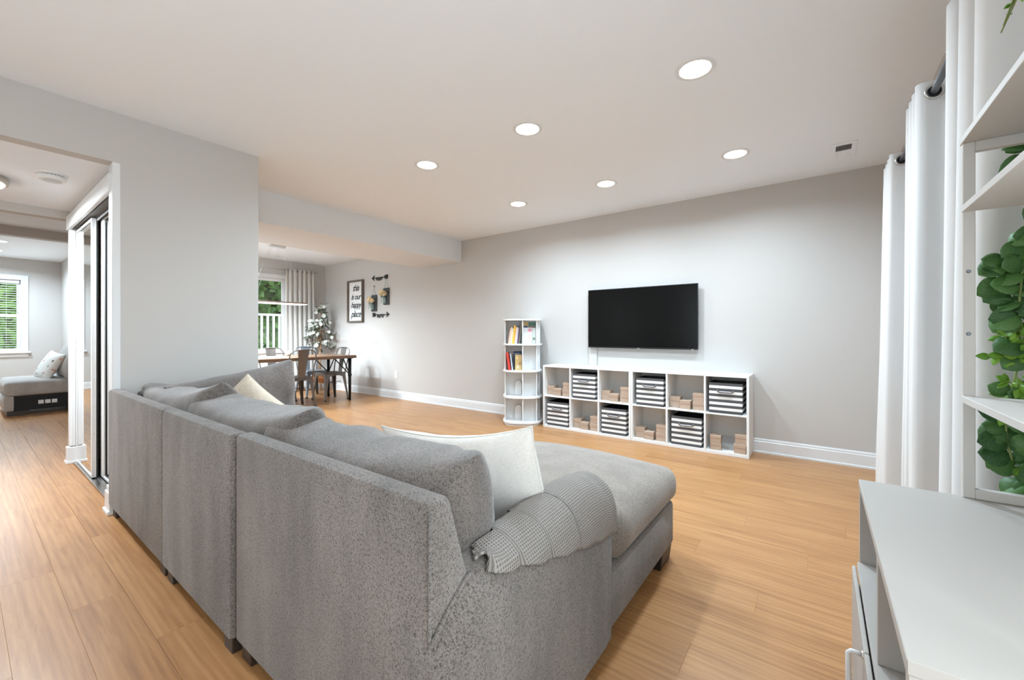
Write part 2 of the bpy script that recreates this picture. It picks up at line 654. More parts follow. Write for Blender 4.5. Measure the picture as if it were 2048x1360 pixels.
def rbox(sx, sy, sz, r, n=(12, 12, 6), c=(0, 0, 0), deform=None, bm=None):
    """rounded box centred at c, surface gridded, optional deform(Vector)->Vector"""
    if bm is None:
        bm = bmesh.new()
    cache = {}
    h = Vector((sx / 2, sy / 2, sz / 2))
    inn = Vector((h.x - r, h.y - r, h.z - r))

    def warp(i, k, nn):
        # denser rows close to the edges
        t = i / nn * 2 - 1
        return math.copysign(abs(t) ** 0.8, t)

    def V(p):
        q = Vector((max(-inn.x, min(inn.x, p.x)), max(-inn.y, min(inn.y, p.y)), max(-inn.z, min(inn.z, p.z))))
        d = p - q
        if d.length > 1e-9:
            p = q + d.normalized() * r
        key = (round(p.x, 5), round(p.y, 5), round(p.z, 5))
        if key not in cache:
            g = p.copy()
            if deform:
                g = deform(g)
            cache[key] = bm.verts.new(g + Vector(c))
        return cache[key]
    for ax in range(3):
        u, v = [a for a in range(3) if a != ax]
        for s in (-1, 1):
            grid = []
            for i in range(n[u] + 1):
                row = []
                for j in range(n[v] + 1):
                    p = Vector((0, 0, 0))
                    p[ax] = s * h[ax]
                    p[u] = warp(i, u, n[u]) * h[u]
                    p[v] = warp(j, v, n[v]) * h[v]
                    row.append(V(p))
                grid.append(row)
            for i in range(n[u]):
                for j in range(n[v]):
                    q = [grid[i][j], grid[i + 1][j], grid[i + 1][j + 1], grid[i][j + 1]]
                    uq = []
                    for z in q:
                        if z not in uq:
                            uq.append(z)
                    if len(uq) >= 3:
                        try:
                            bm.faces.new(uq)
                        except ValueError:
                            pass
    return bm


def pillow(w, h, t, nu=36, nv=26, seed=0.0, wr=0.012, pinch=0.07, power=0.55, sag=0.0, fn=None):
    """stuffed cushion: local x = width, z = height, y = thickness; seam around the edge"""
    bm = bmesh.new()
    grid = {}
    for side in (1, -1):
        for i in range(nu + 1):
            for j in range(nv + 1):
                u = math.sin((i / nu - .5) * PI)
                v = math.sin((j / nv - .5) * PI)
                edge = i in (0, nu) or j in (0, nv)
                if edge and side == -1:
                    grid[side, i, j] = grid[1, i, j]
                    continue
                pu = 1 - pinch * (1 - v * v) * abs(u) ** 2
                pv = 1 - pinch * (1 - u * u) * abs(v) ** 2
                x = u * w / 2 * pv ** 0 * (1 - pinch * (1 - abs(v) ** 2.0) * u * u)
                z = v * h / 2 * (1 - pinch * (1 - abs(u) ** 2.0) * v * v)
                th = max(0.0, (1 - abs(u) ** 2.6) * (1 - abs(v) ** 2.6)) ** power
                y = side * t / 2 * th
                nz = noise.noise(Vector((x * 6 + seed, z * 6, side * 3.1 + seed)))
                n2 = noise.noise(Vector((x * 16 + seed, z * 9 + seed, side * 1.7)))
                k = 0.0 if edge else 1.0
                y += side * (nz * wr + n2 * wr * .45) * k
                z += -sag * (1 - v) * 0 + sag * (1 - u * u) * (-(v + 1) / 2)
                p = Vector((x, y, z))
                if fn:
                    p = fn(p, u, v)
                grid[side, i, j] = bm.verts.new(p)
    for side in (1, -1):
        for i in range(nu):
            for j in range(nv):
                q = [grid[side, i, j], grid[side, i + 1, j], grid[side, i + 1, j + 1], grid[side, i, j + 1]]
                if side == 1:
                    q = q[::-1]
                try:
                    bm.faces.new(q)
                except ValueError:
                    pass
    return bm


def place(o, loc, rot=(0, 0, 0)):
    o.location = loc
    o.rotation_euler = rot
    return o


def copy_tree(root):
    r = root.copy()
    COL.objects.link(r)
    for ch in root.children:
        c = ch.copy()
        COL.objects.link(c)
        c.parent = r
        for g in ch.children:
            d = g.copy()
            COL.objects.link(d)
            d.parent = c
    return r

# ================================================================== STRUCTURE
YW = 4.405      # tv wall
XR = 0.48       # window wall
XP = -3.44      # partition face
H = 2.44


def multi(boxes, bev=0.0):
    bm = bmesh.new()
    for b in boxes:
        box(*b, bev=bev, bm=bm)
    return bm


floor = struct(obj('floor', box(-11.7, 0.56, -2.0, 4.5, -0.10, -0.012), M_subfloor), 'warm honey oak plank floor running through all rooms')
# planks: real boards with a fine bevelled joint, laid along x
PW, PL = 0.1605, 1.22
plank_me = bpy.data.meshes.new('plank')
tb = box(0, PL - 0.0003, 0, PW - 0.0003, -0.012, 0.0, bev=0.0004)
bmesh.ops.recalc_face_normals(tb, faces=tb.faces[:])
tb.to_mesh(plank_me)
tb.free()
plank_me.materials.append(M_floor)
cut_cache = {}


def plank(x0, x1, y0, y1):
    if x1 - x0 < 0.03 or y1 - y0 < 0.01:
        return
    k = (round(x1 - x0, 3), round(y1 - y0, 3))
    if k == (round(PL, 3), round(PW, 3)):
        me = plank_me
    elif k in cut_cache:
        me = cut_cache[k]
    else:
        t = box(0, k[0] - 0.0003, 0, k[1] - 0.0003, -0.012, 0.0, bev=0.0004)
        bmesh.ops.recalc_face_normals(t, faces=t.faces[:])
        me = bpy.data.meshes.new('plank')
        t.to_mesh(me)
        t.free()
        me.materials.append(M_floor)
        cut_cache[k] = me
    o = bpy.data.objects.new('plank', me)
    COL.objects.link(o)
    o.parent = floor
    o.location = (x0, y0, 0)


rest = bmesh.new()
row = -13
while True:
    y0 = 0.266 + row * PW
    y1 = y0 + PW
    if y0 >= YW:
        break
    xo = -2.366 + PL * ((row * 0.377) % 1.0)
    x = xo - PL * 12
    while x < XR:
        a, b2 = x, x + PL
        # clip to the rooms
        lo = -11.6 if y0 < 1.2 else -7.96
        a, b2 = max(a, lo), min(b2, XR)
        c, d = max(y0, -1.6 if b2 > -3.4 else -1.0), min(y1, YW)
        if b2 - a > 0.01 and d - c > 0.01:
            vis = d > -0.35 and not (b2 < -5.1 and 1.25 < c < 2.0)
            if a < -3.5 and c > 0.62 and d < 1.3 and b2 < -3.5:
                vis = b2 < -5.0
            if -8.0 < a < -5.0 and d < -0.2:
                vis = False
            if vis:
                plank(a, b2, c, d)
            else:
                box(a, b2 - 0.0008, c, d - 0.0008, -0.012, 0, bm=rest)
        x += PL
    row += 1
ro = obj('plank_field', rest, M_floor, floor)
ro['kind'] = 'stuff'

struct(obj('ceiling', box(-11.7, 0.56, -2.0, 4.5, H, H + 0.1), M_ceil), 'flat white ceiling over the living room')
struct(obj('wall_back', box(-8.06, 0.56, YW, YW + 0.1, 0, H), M_wall), 'warm grey wall that carries the television')
struct(obj('wall_right', multi([(XR, 0.56, -1.7, -0.7, 0, H), (XR, 0.56, -0.7, 0.9, 0, 0.1), (XR, 0.56, -0.7, 0.9, 2.25, H), (XR, 0.56, 0.9, 1.7, 0, H), (XR, 0.56, 3.1, YW, 0, H), (XR, 0.56, 1.7, 3.1, 0, 0.75), (XR, 0.56, 1.7, 3.1, 2.0, H)]), M_wall), 'grey wall behind the curtains')
struct(obj('wall_left', multi([(XP - 0.1, XP, 0.57, 1.375, 0, H), (XP - 0.1, XP, -1.6, 0.57, 2.135, H), (XP - 0.1, XP, -1.6, -0.95, 0, 2.135)]), M_wall), 'pale grey partition wall beside the closet')
struct(obj('wall_dining_side', multi([(-7.96, XP - 0.1, 1.275, 1.375, 0, H)]), M_wall), 'grey wall at the near side of the dining room')
struct(obj('wall_closet_side', multi([(-5.10, -5.035, 0.58, 1.19, 0, H), (-11.6, -5.0, 1.19, 1.275, 0, H), (-5.035, XP - 0.1, 0.576, 0.70, 1.99, 2.135), (-5.035, XP - 0.1, 0.70, 1.275, 2.0, 2.05)]), M_wall), 'grey wall beside the far couch and closet')
struct(obj('wall_dining_back', multi([(-8.06, -7.96, 1.275, 1.5, 0, H), (-8.06, -7.96, 3.64, YW, 0, H), (-8.06, -7.96, 1.5, 3.64, 0, 0.76), (-8.06, -7.96, 1.5, 3.64, 2.09, H)]), M_wall), 'grey dining room wall with the window')
struct(obj('wall_far', multi([(-11.7, -11.6, -2.0, -0.2, 0, H), (-11.7, -11.6, 0.69, 1.275, 0, H), (-11.7, -11.6, -0.2, 0.69, 0, 0.76), (-11.7, -11.6, -0.2, 0.69, 2.05, H)]), M_wall), 'grey end wall of the far sitting room')
struct(obj('wall_hall', multi([(-8.2, XP - 0.1, -1.05, -0.95, 0, H), (-8.28, -8.2, -2.0, -0.95, 0, H)]), M_wall), 'grey hallway wall opposite the closet')
struct(obj('wall_far_side', multi([(-11.6, -10.2, -2.1, -2.0, 0, H), (-8.9, -8.2, -2.1, -2.0, 0, H), (-10.2, -8.9, -2.1, -2.0, 0, 0.8), (-10.2, -8.9, -2.1, -2.0, 2.1, H)]), M_wall), 'side wall of the far sitting room')
struct(obj('wall_rear', multi([(XP - 0.1, -2.3, -1.7, -1.6, 0, H), (-1.2, XR, -1.7, -1.6, 0, H), (-2.3, -1.2, -1.7, -1.6, 2.1, H)]), M_wall), 'wall behind the camera with the added glazed door')
struct(obj('ceiling', box(-5.15, XP - 0.1, -0.95, 0.70, 2.135, 2.2), M_ceil), 'lowered white hallway ceiling')
struct(obj('trim_1', box(-5.25, -5.15, -0.95, 1.19, 2.065, H), M_wall), 'grey dropped beam at the end of the hallway')
struct(obj('trim_2', box(-8.26, -8.12, -0.95, 1.19, 2.325, H), M_wall), 'grey beam before the far sitting room')
struct(obj('trim_3', box(-5.145, -4.205, 1.375, YW, 2.135, H), M_soffit), 'boxed soffit between living and dining rooms')


def baseboard(name, p0, p1, nrm, h=0.13, label=None):
    """profiled board from p0 to p1 (xy), projecting along nrm"""
    prof = [(0, 0), (0.024, 0), (0.024, 0.014), (0.016, 0.02), (0.016, h - 0.028), (0.011, h - 0.022), (0.011, h - 0.01), (0.006, h), (0, h)]
    bm = bmesh.new()
    A = [bm.verts.new((p0[0] + nrm[0] * a, p0[1] + nrm[1] * a, z)) for a, z in prof]
    B = [bm.verts.new((p1[0] + nrm[0] * a, p1[1] + nrm[1] * a, z)) for a, z in prof]
    n = len(prof)
    for i in range(n):
        bm.faces.new([A[i], A[(i + 1) % n], B[(i + 1) % n], B[i]])
    bm.faces.new(A)
    bm.faces.new(B[::-1])
    return struct(obj(name, bm, M_trim), label)


baseboard('baseboard_back', (-7.96, YW), (XR, YW), (0, -1), label='white baseboard along the television wall')
baseboard('baseboard_dining', (-7.96, 1.375), (-7.96, YW), (1, 0), label='white baseboard under the dining window')
baseboard('baseboard_far', (-11.6, -2.0), (-11.6, 1.19), (1, 0), label='white baseboard under the far window')
baseboard('baseboard_hall', (-8.2, -0.95), (XP - 0.1, -0.95), (0, 1), label='white baseboard along the hallway')
baseboard('baseboard_far_side', (-11.6, 1.19), (-5.08, 1.19), (0, -1), label='white baseboard beside the far couch')
baseboard('baseboard_right', (XR, 0.95), (XR, YW), (-1, 0), label='white baseboard under the curtains')

# closet casing, header board and plinths
bm = multi([(-3.535, XP + 0.003, 0.562, 0.60, 0.15, 2.135)], 0.003)
box(-3.55, XP + 0.026, 0.535, 0.605, 0, 0.025, 0.004, bm)
box(-3.545, XP + 0.018, 0.545, 0.605, 0.025, 0.13, 0.003, bm)
box(-3.54, XP + 0.010, 0.552, 0.605, 0.13, 0.16, 0.004, bm)
struct(obj('trim_4', bm, M_trim), 'white closet casing with plinth at the partition corner')
bm = multi([(-5.10, -5.032, 0.562, 0.625, 0.15, 2.05)], 0.003)
box(-5.095, -5.028, 0.572, 0.598, 0.15, 1.96, 0.002, bm)
box(-5.12, -5.02, 0.54, 0.62, 0, 0.025, 0.004, bm)
box(-5.115, -5.025, 0.548, 0.62, 0.025, 0.14, 0.003, bm)
struct(obj('trim_5', bm, M_trim), 'white closet casing with plinth at the hallway end')
struct(obj('trim_6', box(-5.10, -3.475, 0.55, 0.575, 1.962, 2.075, 0.004), M_trim), 'white header board over the mirrored closet doors')
struct(obj('trim_7', multi([(-5.03, -3.535, 0.585, 0.598, 0, 0.012), (-5.03, -3.535, 0.630, 0.642, 0, 0.012), (-5.03, -3.535, 0.682, 0.694, 0, 0.012), (-5.03, -3.535, 0.585, 0.694, 0, 0.004)]), M_chrome), 'aluminium floor track of the closet doors')
struct(obj('trim_8', multi([(-5.03, -3.535, 0.585, 0.69, 1.972, 1.985), (-5.03, -3.535, 0.628, 0.636, 1.94, 1.972)]), M_grille), 'dark upper track of the closet doors')


def mirror_door(x0, x1, y, label, wide):
    r = thing('sliding_mirror_door', label, 'closet door', (x0, y, 0.012), 0, 'mirrored closet doors')
    W = x1 - x0
    Z = 1.945
    obj('mirror_panel', box(wide - 0.002, W - 0.02, 0.004, 0.010, 0.02, Z - 0.02), M_mirror, r)
    obj('stile', box(0, wide, 0, 0.026, 0, Z, 0.002), M_trim, r)
    obj('stile', box(W - 0.022, W, 0, 0.026, 0, Z, 0.002), M_trim, r)
    obj('rail', box(wide, W - 0.022, 0, 0.026, Z - 0.02, Z, 0.002), M_trim, r)
    obj('rail', box(wide, W - 0.022, 0, 0.026, 0, 0.02, 0.002), M_trim, r)
    obj('backing', box(wide, W - 0.022, 0.010, 0.024, 0.02, Z - 0.02), M_dark, r)
    obj('gap_shade_strip', box(W - 0.03, W - 0.003, 0.026, 0.036, 0, Z), M_dark, r)  # dark strip standing in for the unlit gap between the doors
    for k in range(9):
        obj('screw', lathe([(0.004, 0), (0.003, 0.0015)], 8, (W, 0.013, 0.12 + k * 0.205), axis='x'), M_chrome, r)
    return r


mirror_door(-5.024, -4.36, 0.600, 'mirrored sliding closet door nearer the hallway end', 0.012)
mirror_door(-4.39, -3.54, 0.652, 'mirrored sliding closet door next to the partition corner', 0.12)


# ------------------------------------------------------------------ windows
def frame_bm(a0, a1, z0, z1, w, d0, d1, axis, bm=None):
    """rectangular ring; axis 'x': the window lies in the plane x=const and d0..d1 is x"""
    if bm is None:
        bm = bmesh.new()
    rects = [(a0, a1, z0, z0 + w), (a0, a1, z1 - w, z1), (a0, a0 + w, z0 + w, z1 - w), (a1 - w, a1, z0 + w, z1 - w)]
    for r in rects:
        if axis == 'x':
            box(d0, d1, r[0], r[1], r[2], r[3], 0.003, bm)
        else:
            box(r[0], r[1], d0, d1, r[2], r[3], 0.003, bm)
    return bm


def window(name, axis, a0, a1, z0, z1, d, inward, label, casing=0.09, sashes=2, sill=True, pane=None):
    pane = pane or M_glass
    o = struct(obj(name, frame_bm(a0 - casing, a1 + casing, z0 - (0.03 if sill else casing), z1 + casing, casing, *sorted((d, d + inward * 0.02)), axis), M_trim), label)
    dm = d - inward * 0.05
    if sashes == 2:
        mid = (z0 + z1) / 2
        for k, (b, t) in enumerate(((z0, mid + 0.02), (mid - 0.02, z1))):
            dd = dm + (-inward * 0.025 * k)
            s = obj('sash', frame_bm(a0, a1, b, t, 0.045, *sorted((dd, dd + inward * 0.03)), axis), M_trim, o)
            g = (a0 + 0.04, a1 - 0.04, b + 0.04, t - 0.04)
            gb = box(dd + inward * 0.012, dd + inward * 0.016, g[0], g[1], g[2], g[3]) if axis == 'x' else box(g[0], g[1], dd + inward * 0.012, dd + inward * 0.016, g[2], g[3])
            obj('pane', gb, pane, s)
    else:
        n = sashes if sashes > 2 else 1
        wv = (a1 - a0) / n
        for k in range(n):
            s = obj('sash', frame_bm(a0 + k * wv, a0 + (k + 1) * wv, z0, z1, 0.05, *sorted((dm, dm + inward * 0.03)), axis), M_trim, o)
            g = (a0 + k * wv + 0.045, a0 + (k + 1) * wv - 0.045, z0 + 0.045, z1 - 0.045)
            gb = box(dm + inward * 0.012, dm + inward * 0.016, g[0], g[1], g[2], g[3]) if axis == 'x' else box(g[0], g[1], dm + inward * 0.012, dm + inward * 0.016, g[2], g[3])
            obj('pane', gb, pane, s)
    if sill:
        if axis == 'x':
            obj('sill', box(*sorted((d - inward * 0.03, d + inward * 0.055)), a0 - casing - 0.03, a1 + casing + 0.03, z0 - 0.03, z0, 0.004), M_trim, o)
            obj('apron', box(*sorted((d, d + inward * 0.018)), a0 - casing, a1 + casing, z0 - 0.1, z0 - 0.03, 0.003), M_trim, o)
    return o


window('window_1', 'x', -0.2, 0.69, 0.76, 2.05, -11.6, 1, 'white framed window with blinds in the far room')
window('window_2', 'x', 1.5, 3.64, 0.76, 2.09, -7.96, 1, 'white framed dining room window looking onto a deck', 0.075, 1)  # part hidden by the partition is widened to let in extra daylight
window('window_3', 'x', 1.7, 3.1, 0.75, 2.0, XR, -1, 'window hidden behind the grey curtains', 0.03, 3, sill=False, pane=M_dimglass)
window('added_window_6', 'x', -0.7, 0.9, 0.1, 2.25, XR, -1, 'unseen window added beside the camera to light the sofa arm', 0.05, 3, sill=False)  # added out of view so daylight reaches the sofa's right side
window('added_window_4', 'y', -2.3, -1.2, 0.0, 2.1, -1.6, 1, 'unseen glazed door added behind the camera for daylight', 0.08, 3, sill=False)  # added out of view as fill daylight on the sofa back

window('added_window_5', 'y', -10.2, -8.9, 0.8, 2.1, -2.0, 1, 'unseen side window added to brighten the far sitting room', 0.08, 3, sill=False)  # added out of view to lift the far room's brightness
# blinds in the far room
bl = thing('window_blind', 'white horizontal slat blind in the far room window', 'blind', (-11.63, 0.245, 0.78))
obj('head_rail', box(-0.02, 0.025, -0.43, 0.43, 1.21, 1.26, 0.003), M_trim, bl)
sl = bpy.data.meshes.new('slat')
tb = box(-0.011, 0.011, -0.425, 0.425, -0.0012, 0.0012)
bmesh.ops.rotate(tb, verts=tb.verts[:], cent=(0, 0, 0), matrix=Matrix.Rotation(math.radians(-14), 3, 'Y'))
bmesh.ops.recalc_face_normals(tb, faces=tb.faces[:])
tb.to_mesh(sl)
tb.free()
sl.materials.append(M_trim)
for k in range(29):
    o = bpy.data.objects.new('slat', sl)
    COL.objects.link(o)
    o.parent = bl
    o.location = (0, 0, 0.03 + k * 0.0415)
obj('bottom_rail', box(-0.014, 0.014, -0.425, 0.425, 0.0, 0.014, 0.003), M_trim, bl)
for y in (-0.28, 0.28):
    obj('cord', tube([(0.013, y, 0.01), (0.013, y, 1.21)], 0.0012, 5), M_trim, bl)

# ------------------------------------------------------------------ ceiling fixtures


def can_light(x, y, label, z=H, power=CAN_POWER, group='recessed ceiling lights', r=0.078):
    t = thing('recessed_light', label, 'ceiling light', (x, y, z), 0, group)
    ring = lathe([(r - 0.003, 0.0), (r - 0.003, -0.004), (r + 0.004, -0.006), (r + 0.018, -0.003), (r + 0.02, 0.0)], 40)
    obj('trim_ring', ring, M_trim, t, auto=0.6)
    obj('lens', lathe([(r - 0.004, 0.0), (r - 0.004, -0.0022), (r * 0.5, -0.003)], 40), M_lens, t)
    l = bpy.data.lights.new('downlight', 'AREA')
    l.shape = 'DISK'
    l.size = 2 * r - 0.02
    l.energy = power
    l.color = CAN_COL
    l.spread = math.radians(158)
    o = bpy.data.objects.new('downlight', l)
    COL.objects.link(o)
    o.parent = t
    o.location = (0, 0, -0.012)
    return t


for i, x in enumerate((-0.51, -1.545, -2.52)):
    where = ('nearest the curtains', 'in the middle', 'nearest the partition')[i]
    where2 = ('nearest the ceiling vent', 'in the middle of the far row', 'nearest the soffit')[i]
    can_light(x, 2.245, 'round recessed ceiling light %s of the near row' % where)
    can_light(x, 3.49, 'round recessed ceiling light above the television, %s' % where2)
can_light(-9.6, 0.37, 'recessed light in the far room, nearer one', power=24, group='far room lights')
can_light(-10.7, 0.37, 'recessed light in the far room near its window', power=24, group='far room lights')

can_light(-5.9, 1.9, 'unseen recessed light added to brighten the dining room, nearer one', power=42, group='added dining fill lights')  # both dining downlights are added out of view to brighten the room
can_light(-7.1, 1.9, 'unseen recessed light added to brighten the dining room, farther one', power=42, group='added dining fill lights')

v = thing('ceiling_vent', 'white ceiling register beside the curtain corner', 'vent', (0.137, 3.89, H))
obj('frame', multi([(-0.075, 0.075, -0.155, -0.115, -0.006, 0), (-0.075, 0.075, 0.115, 0.155, -0.006, 0), (-0.075, -0.045, -0.115, 0.115, -0.006, 0), (0.045, 0.075, -0.115, 0.115, -0.006, 0)], 0.001), M_ceil, v)
obj('throat', box(-0.045, 0.045, -0.115, 0.0, -0.0015, -0.0005), M_grille, v)
obj('damper', box(-0.045, 0.045, 0.0, 0.115, -0.003, -0.001), M_ceil, v)
for k in range(9):
    y = -0.105 + k * 0.026
    b = box(-0.045, 0.045, y, y + 0.004, -0.006, -0.0015)
    obj('louver', b, M_grille if k < 4 else M_ceil, v)

sd = thing('smoke_detector', 'round white smoke detector on the hallway ceiling', 'smoke detector', (-4.03, 0.372, 2.135))
obj('base', lathe([(0.075, 0), (0.075, -0.008), (0.066, -0.012)], 40), M_detector, sd, auto=0.6)
obj('slot_ring', lathe([(0.058, -0.012), (0.058, -0.018)], 40), M_grille, sd)
for k in range(24):
    a = 2 * PI * k / 24
    obj('rib', box(-0.002, 0.002, 0.057, 0.064, -0.019, -0.011), M_detector, sd).rotation_euler = (0, 0, a)
obj('cover', lathe([(0.066, -0.018), (0.067, -0.036), (0.06, -0.043), (0.03, -0.0445)], 40), M_detector, sd, auto=0.5)
obj('sounder_disc', lathe([(0.045, -0.0445), (0.044, -0.047), (0.02, -0.0475)], 32), plain('detector_grey', (0.55, 0.545, 0.53), 0.5), sd, auto=0.5)

hl = thing('flush_mount_lamp', 'flush ceiling lamp with brushed rim in the hallway', 'ceiling light', (-4.42, 0.06, 2.135))
obj('rim', lathe([(0.15, 0), (0.155, -0.03), (0.15, -0.045), (0.138, -0.046), (0.138, -0.03)], 40), plain('satin_rim', (0.5, 0.45, 0.38), 0.35, 0.9), hl, auto=0.5)
obj('glass_bowl', lathe([(0.137, -0.036), (0.13, -0.058), (0.1, -0.08), (0.05, -0.092), (0.01, -0.095)], 40), M_diffuser, hl, auto=0.6)
l = bpy.data.lights.new('hall_bulb', 'AREA')
l.shape = 'DISK'
l.size = 0.2
l.energy = 48
l.color = (0.85, 0.96, 1.04)
o = bpy.data.objects.new('hall_bulb', l)
COL.objects.link(o)
o.parent = hl
o.location = (0, 0, -0.1)


def wpart(name, bm, mat, root, smooth=False, auto=None):
    """part whose mesh is written in world coordinates (root unrotated)"""
    o = obj(name, bm, mat, root, smooth, auto)
    o.location = -Vector(root.location)
    return o


# ================================================================== SECTIONAL SOFA
sofa = thing('sectional_sofa', 'large grey chenille U-shaped sectional sofa seen from behind', 'sofa', (-2.0, 1.1, 0))


def back_profile(y):
    return [(y, 0.06), (y, 0.757), (y + 0.06, 0.757), (y + 0.118, 0.565), (y + 0.118, 0.06)]


for x0, x1, y in ((-3.43, -2.352, 0.543), (-2.348, -1.583, 0.543), (-1.579, -0.62, 0.558)):
    wpart('back_panel', prism(back_profile(y), 'x', x0, x1, bev=0.016), M_sofa, sofa, auto=0.6)
# stitched seam at the outer corner of the near back panel
wpart('corner_seam', tube([(-0.6225, 0.5615, 0.09), (-0.6225, 0.5615, 0.74)], 0.0035, 6), M_sofa, sofa, True)

ARM = [(0.556, 0.485), (0.60, 0.530), (0.66, 0.576), (0.75, 0.584), (0.9, 0.590), (1.05, 0.598), (1.18, 0.606), (1.27, 0.600), (1.32, 0.585), (1.338, 0.565)]


def arm_top(y):
    for (a, b), (c, d) in zip(ARM, ARM[1:]):
        if y <= c:
            t = max(0, (y - a) / (c - a))
            return b + (d - b) * t
    return ARM[-1][1]


def arm_ring(y, off=0.0):
    t = arm_top(y)
    sh = 0.035 * max(0.0, 1 - (y - 0.556) / 0.12) ** 2
    cx, hw = -0.664 - sh / 2, 0.099 - sh / 2
    pts = [(cx + hw + off, 0.06), (cx + hw + off, 0.25), (cx + hw + off, t - 0.13)]
    for k in range(1, 12):
        a = PI * k / 12
        pts.append((cx + (hw + off) * math.cos(a) * (1.0 if True else 1), t - 0.13 + (0.13 + off) * math.sin(a) ** 0.85))
    pts += [(cx - hw - off, t - 0.13), (cx - hw - off, 0.25), (cx - hw - off, 0.06)]
    return pts


bm = bmesh.new()
ys = [0.556, 0.6, 0.64, 0.68, 0.75, 0.82, 0.9, 1.0, 1.1, 1.18, 1.24, 1.28, 1.31, 1.328, 1.338]
rings = []
for y in ys:
    k = 0.0 if y < 1.31 else (0.004 if y < 1.33 else 0.012)
    rings.append([bm.verts.new((p[0] + (-k if p[0] > -0.664 else k), y, p[1] - (k if p[1] > 0.4 else 0))) for p in arm_ring(y)])
for A, B in zip(rings, rings[1:]):
    for i in range(len(A) - 1):
        bm.faces.new([A[i], A[i + 1], B[i + 1], B[i]])
    bm.faces.new([A[-1], A[0], B[0], B[-1]])
bm.faces.new(rings[0])
bm.faces.new(rings[-1][::-1])
wpart('arm', bm, M_sofa, sofa, auto=0.9)
wpart('arm_crease_line', tube([(-0.6165, y, arm_top(y) - 0.012) for y in (0.558, 0.58, 0.60, 0.63, 0.66, 0.675)], 0.005, 6), M_sofa, sofa, True)  # tube added along the crease in place of its shading contrast
wpart('front_seam', tube([(-0.5745, 1.337, 0.075), (-0.5745, 1.337, 0.44)], 0.0035, 6), M_sofa, sofa, True)


def puff(cx, cy, hx, hy, crown, bow=0.0, seed=0.0):
    def f(p):
        u, v = p.x / hx, p.y / hy
        q = p.copy()
        n = noise.noise(Vector((p.x * 3 + seed, p.y * 3, 0.3)))
        if p.z > 0:
            q.z += crown * (1 - min(1, abs(u)) ** 2.4) * (1 - min(1, abs(v)) ** 2.4) + n * 0.006
        if v > 0:
            q.y += bow * (1 - u * u) * v
        return q
    return f


_cp = puff(0, 0, 0.5, 0.71, 0.055, 0.065)


def chaise_deform(p):
    q = _cp(p)
    if q.y + 1.405 < 1.36 and q.x - 1.05 > -0.775:
        q.x = -0.775 + 1.05 + (q.x - 1.05 + 0.775) * 0.04
    return q


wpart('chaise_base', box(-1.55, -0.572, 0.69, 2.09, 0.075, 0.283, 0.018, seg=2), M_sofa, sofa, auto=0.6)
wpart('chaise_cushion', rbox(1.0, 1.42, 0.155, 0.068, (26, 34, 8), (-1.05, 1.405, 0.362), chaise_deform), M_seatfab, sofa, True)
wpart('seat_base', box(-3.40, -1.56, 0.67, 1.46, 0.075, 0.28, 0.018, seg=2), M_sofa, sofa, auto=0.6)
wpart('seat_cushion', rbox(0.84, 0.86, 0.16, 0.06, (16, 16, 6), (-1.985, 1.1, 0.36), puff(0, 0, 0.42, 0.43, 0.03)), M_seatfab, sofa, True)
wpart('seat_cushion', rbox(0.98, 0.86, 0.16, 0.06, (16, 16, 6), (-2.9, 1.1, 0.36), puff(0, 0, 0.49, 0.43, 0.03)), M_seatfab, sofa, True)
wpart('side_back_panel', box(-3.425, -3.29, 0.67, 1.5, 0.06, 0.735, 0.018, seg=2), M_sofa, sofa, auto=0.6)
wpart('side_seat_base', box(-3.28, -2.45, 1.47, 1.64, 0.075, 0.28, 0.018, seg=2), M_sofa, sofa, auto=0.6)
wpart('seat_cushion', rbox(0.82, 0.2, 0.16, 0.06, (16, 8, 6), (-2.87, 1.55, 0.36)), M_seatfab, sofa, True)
# dark kick board that closes the base under the back, and the block feet
for x, y in ((-3.37, 0.56), (-2.40, 0.56), (-2.29, 0.56), (-1.64, 0.56), (-1.53, 0.575), (-0.72, 0.575)):
    wpart('foot', box(x - 0.035, x + 0.035, y, y + 0.07, 0, 0.061, 0.003), M_footwood, sofa)
wpart('foot', prism([(-0.68, 0), (-0.588, 0), (-0.578, 0.078), (-0.69, 0.078)], 'y', 1.93, 2.075, bev=0.004), M_footwood, sofa)
wpart('foot', box(-1.53, -1.44, 1.93, 2.075, 0, 0.078, 0.004), M_footwood, sofa)
wpart('kick_board', box(-3.38, -0.66, 0.64, 0.655, 0.004, 0.075), M_footwood, sofa)
wpart('kick_board', box(-0.66, -0.645, 0.66, 1.9, 0.004, 0.075), M_footwood, sofa)

# knitted arm cover
bm = bmesh.new()
uvl = bm.loops.layers.uv.new('UVMap')
HEM = [(0.715, 0.552), (0.75, 0.545), (0.82, 0.528), (0.93, 0.503), (1.05, 0.475), (1.2, 0.44), (1.345, 0.418)]


def lerp_tab(tab, y):
    if y <= tab[0][0]:
        return tab[0][1]
    for (a, b), (c, d) in zip(tab, tab[1:]):
        if y <= c:
            return b + (d - b) * (y - a) / (c - a)
    return tab[-1][1]


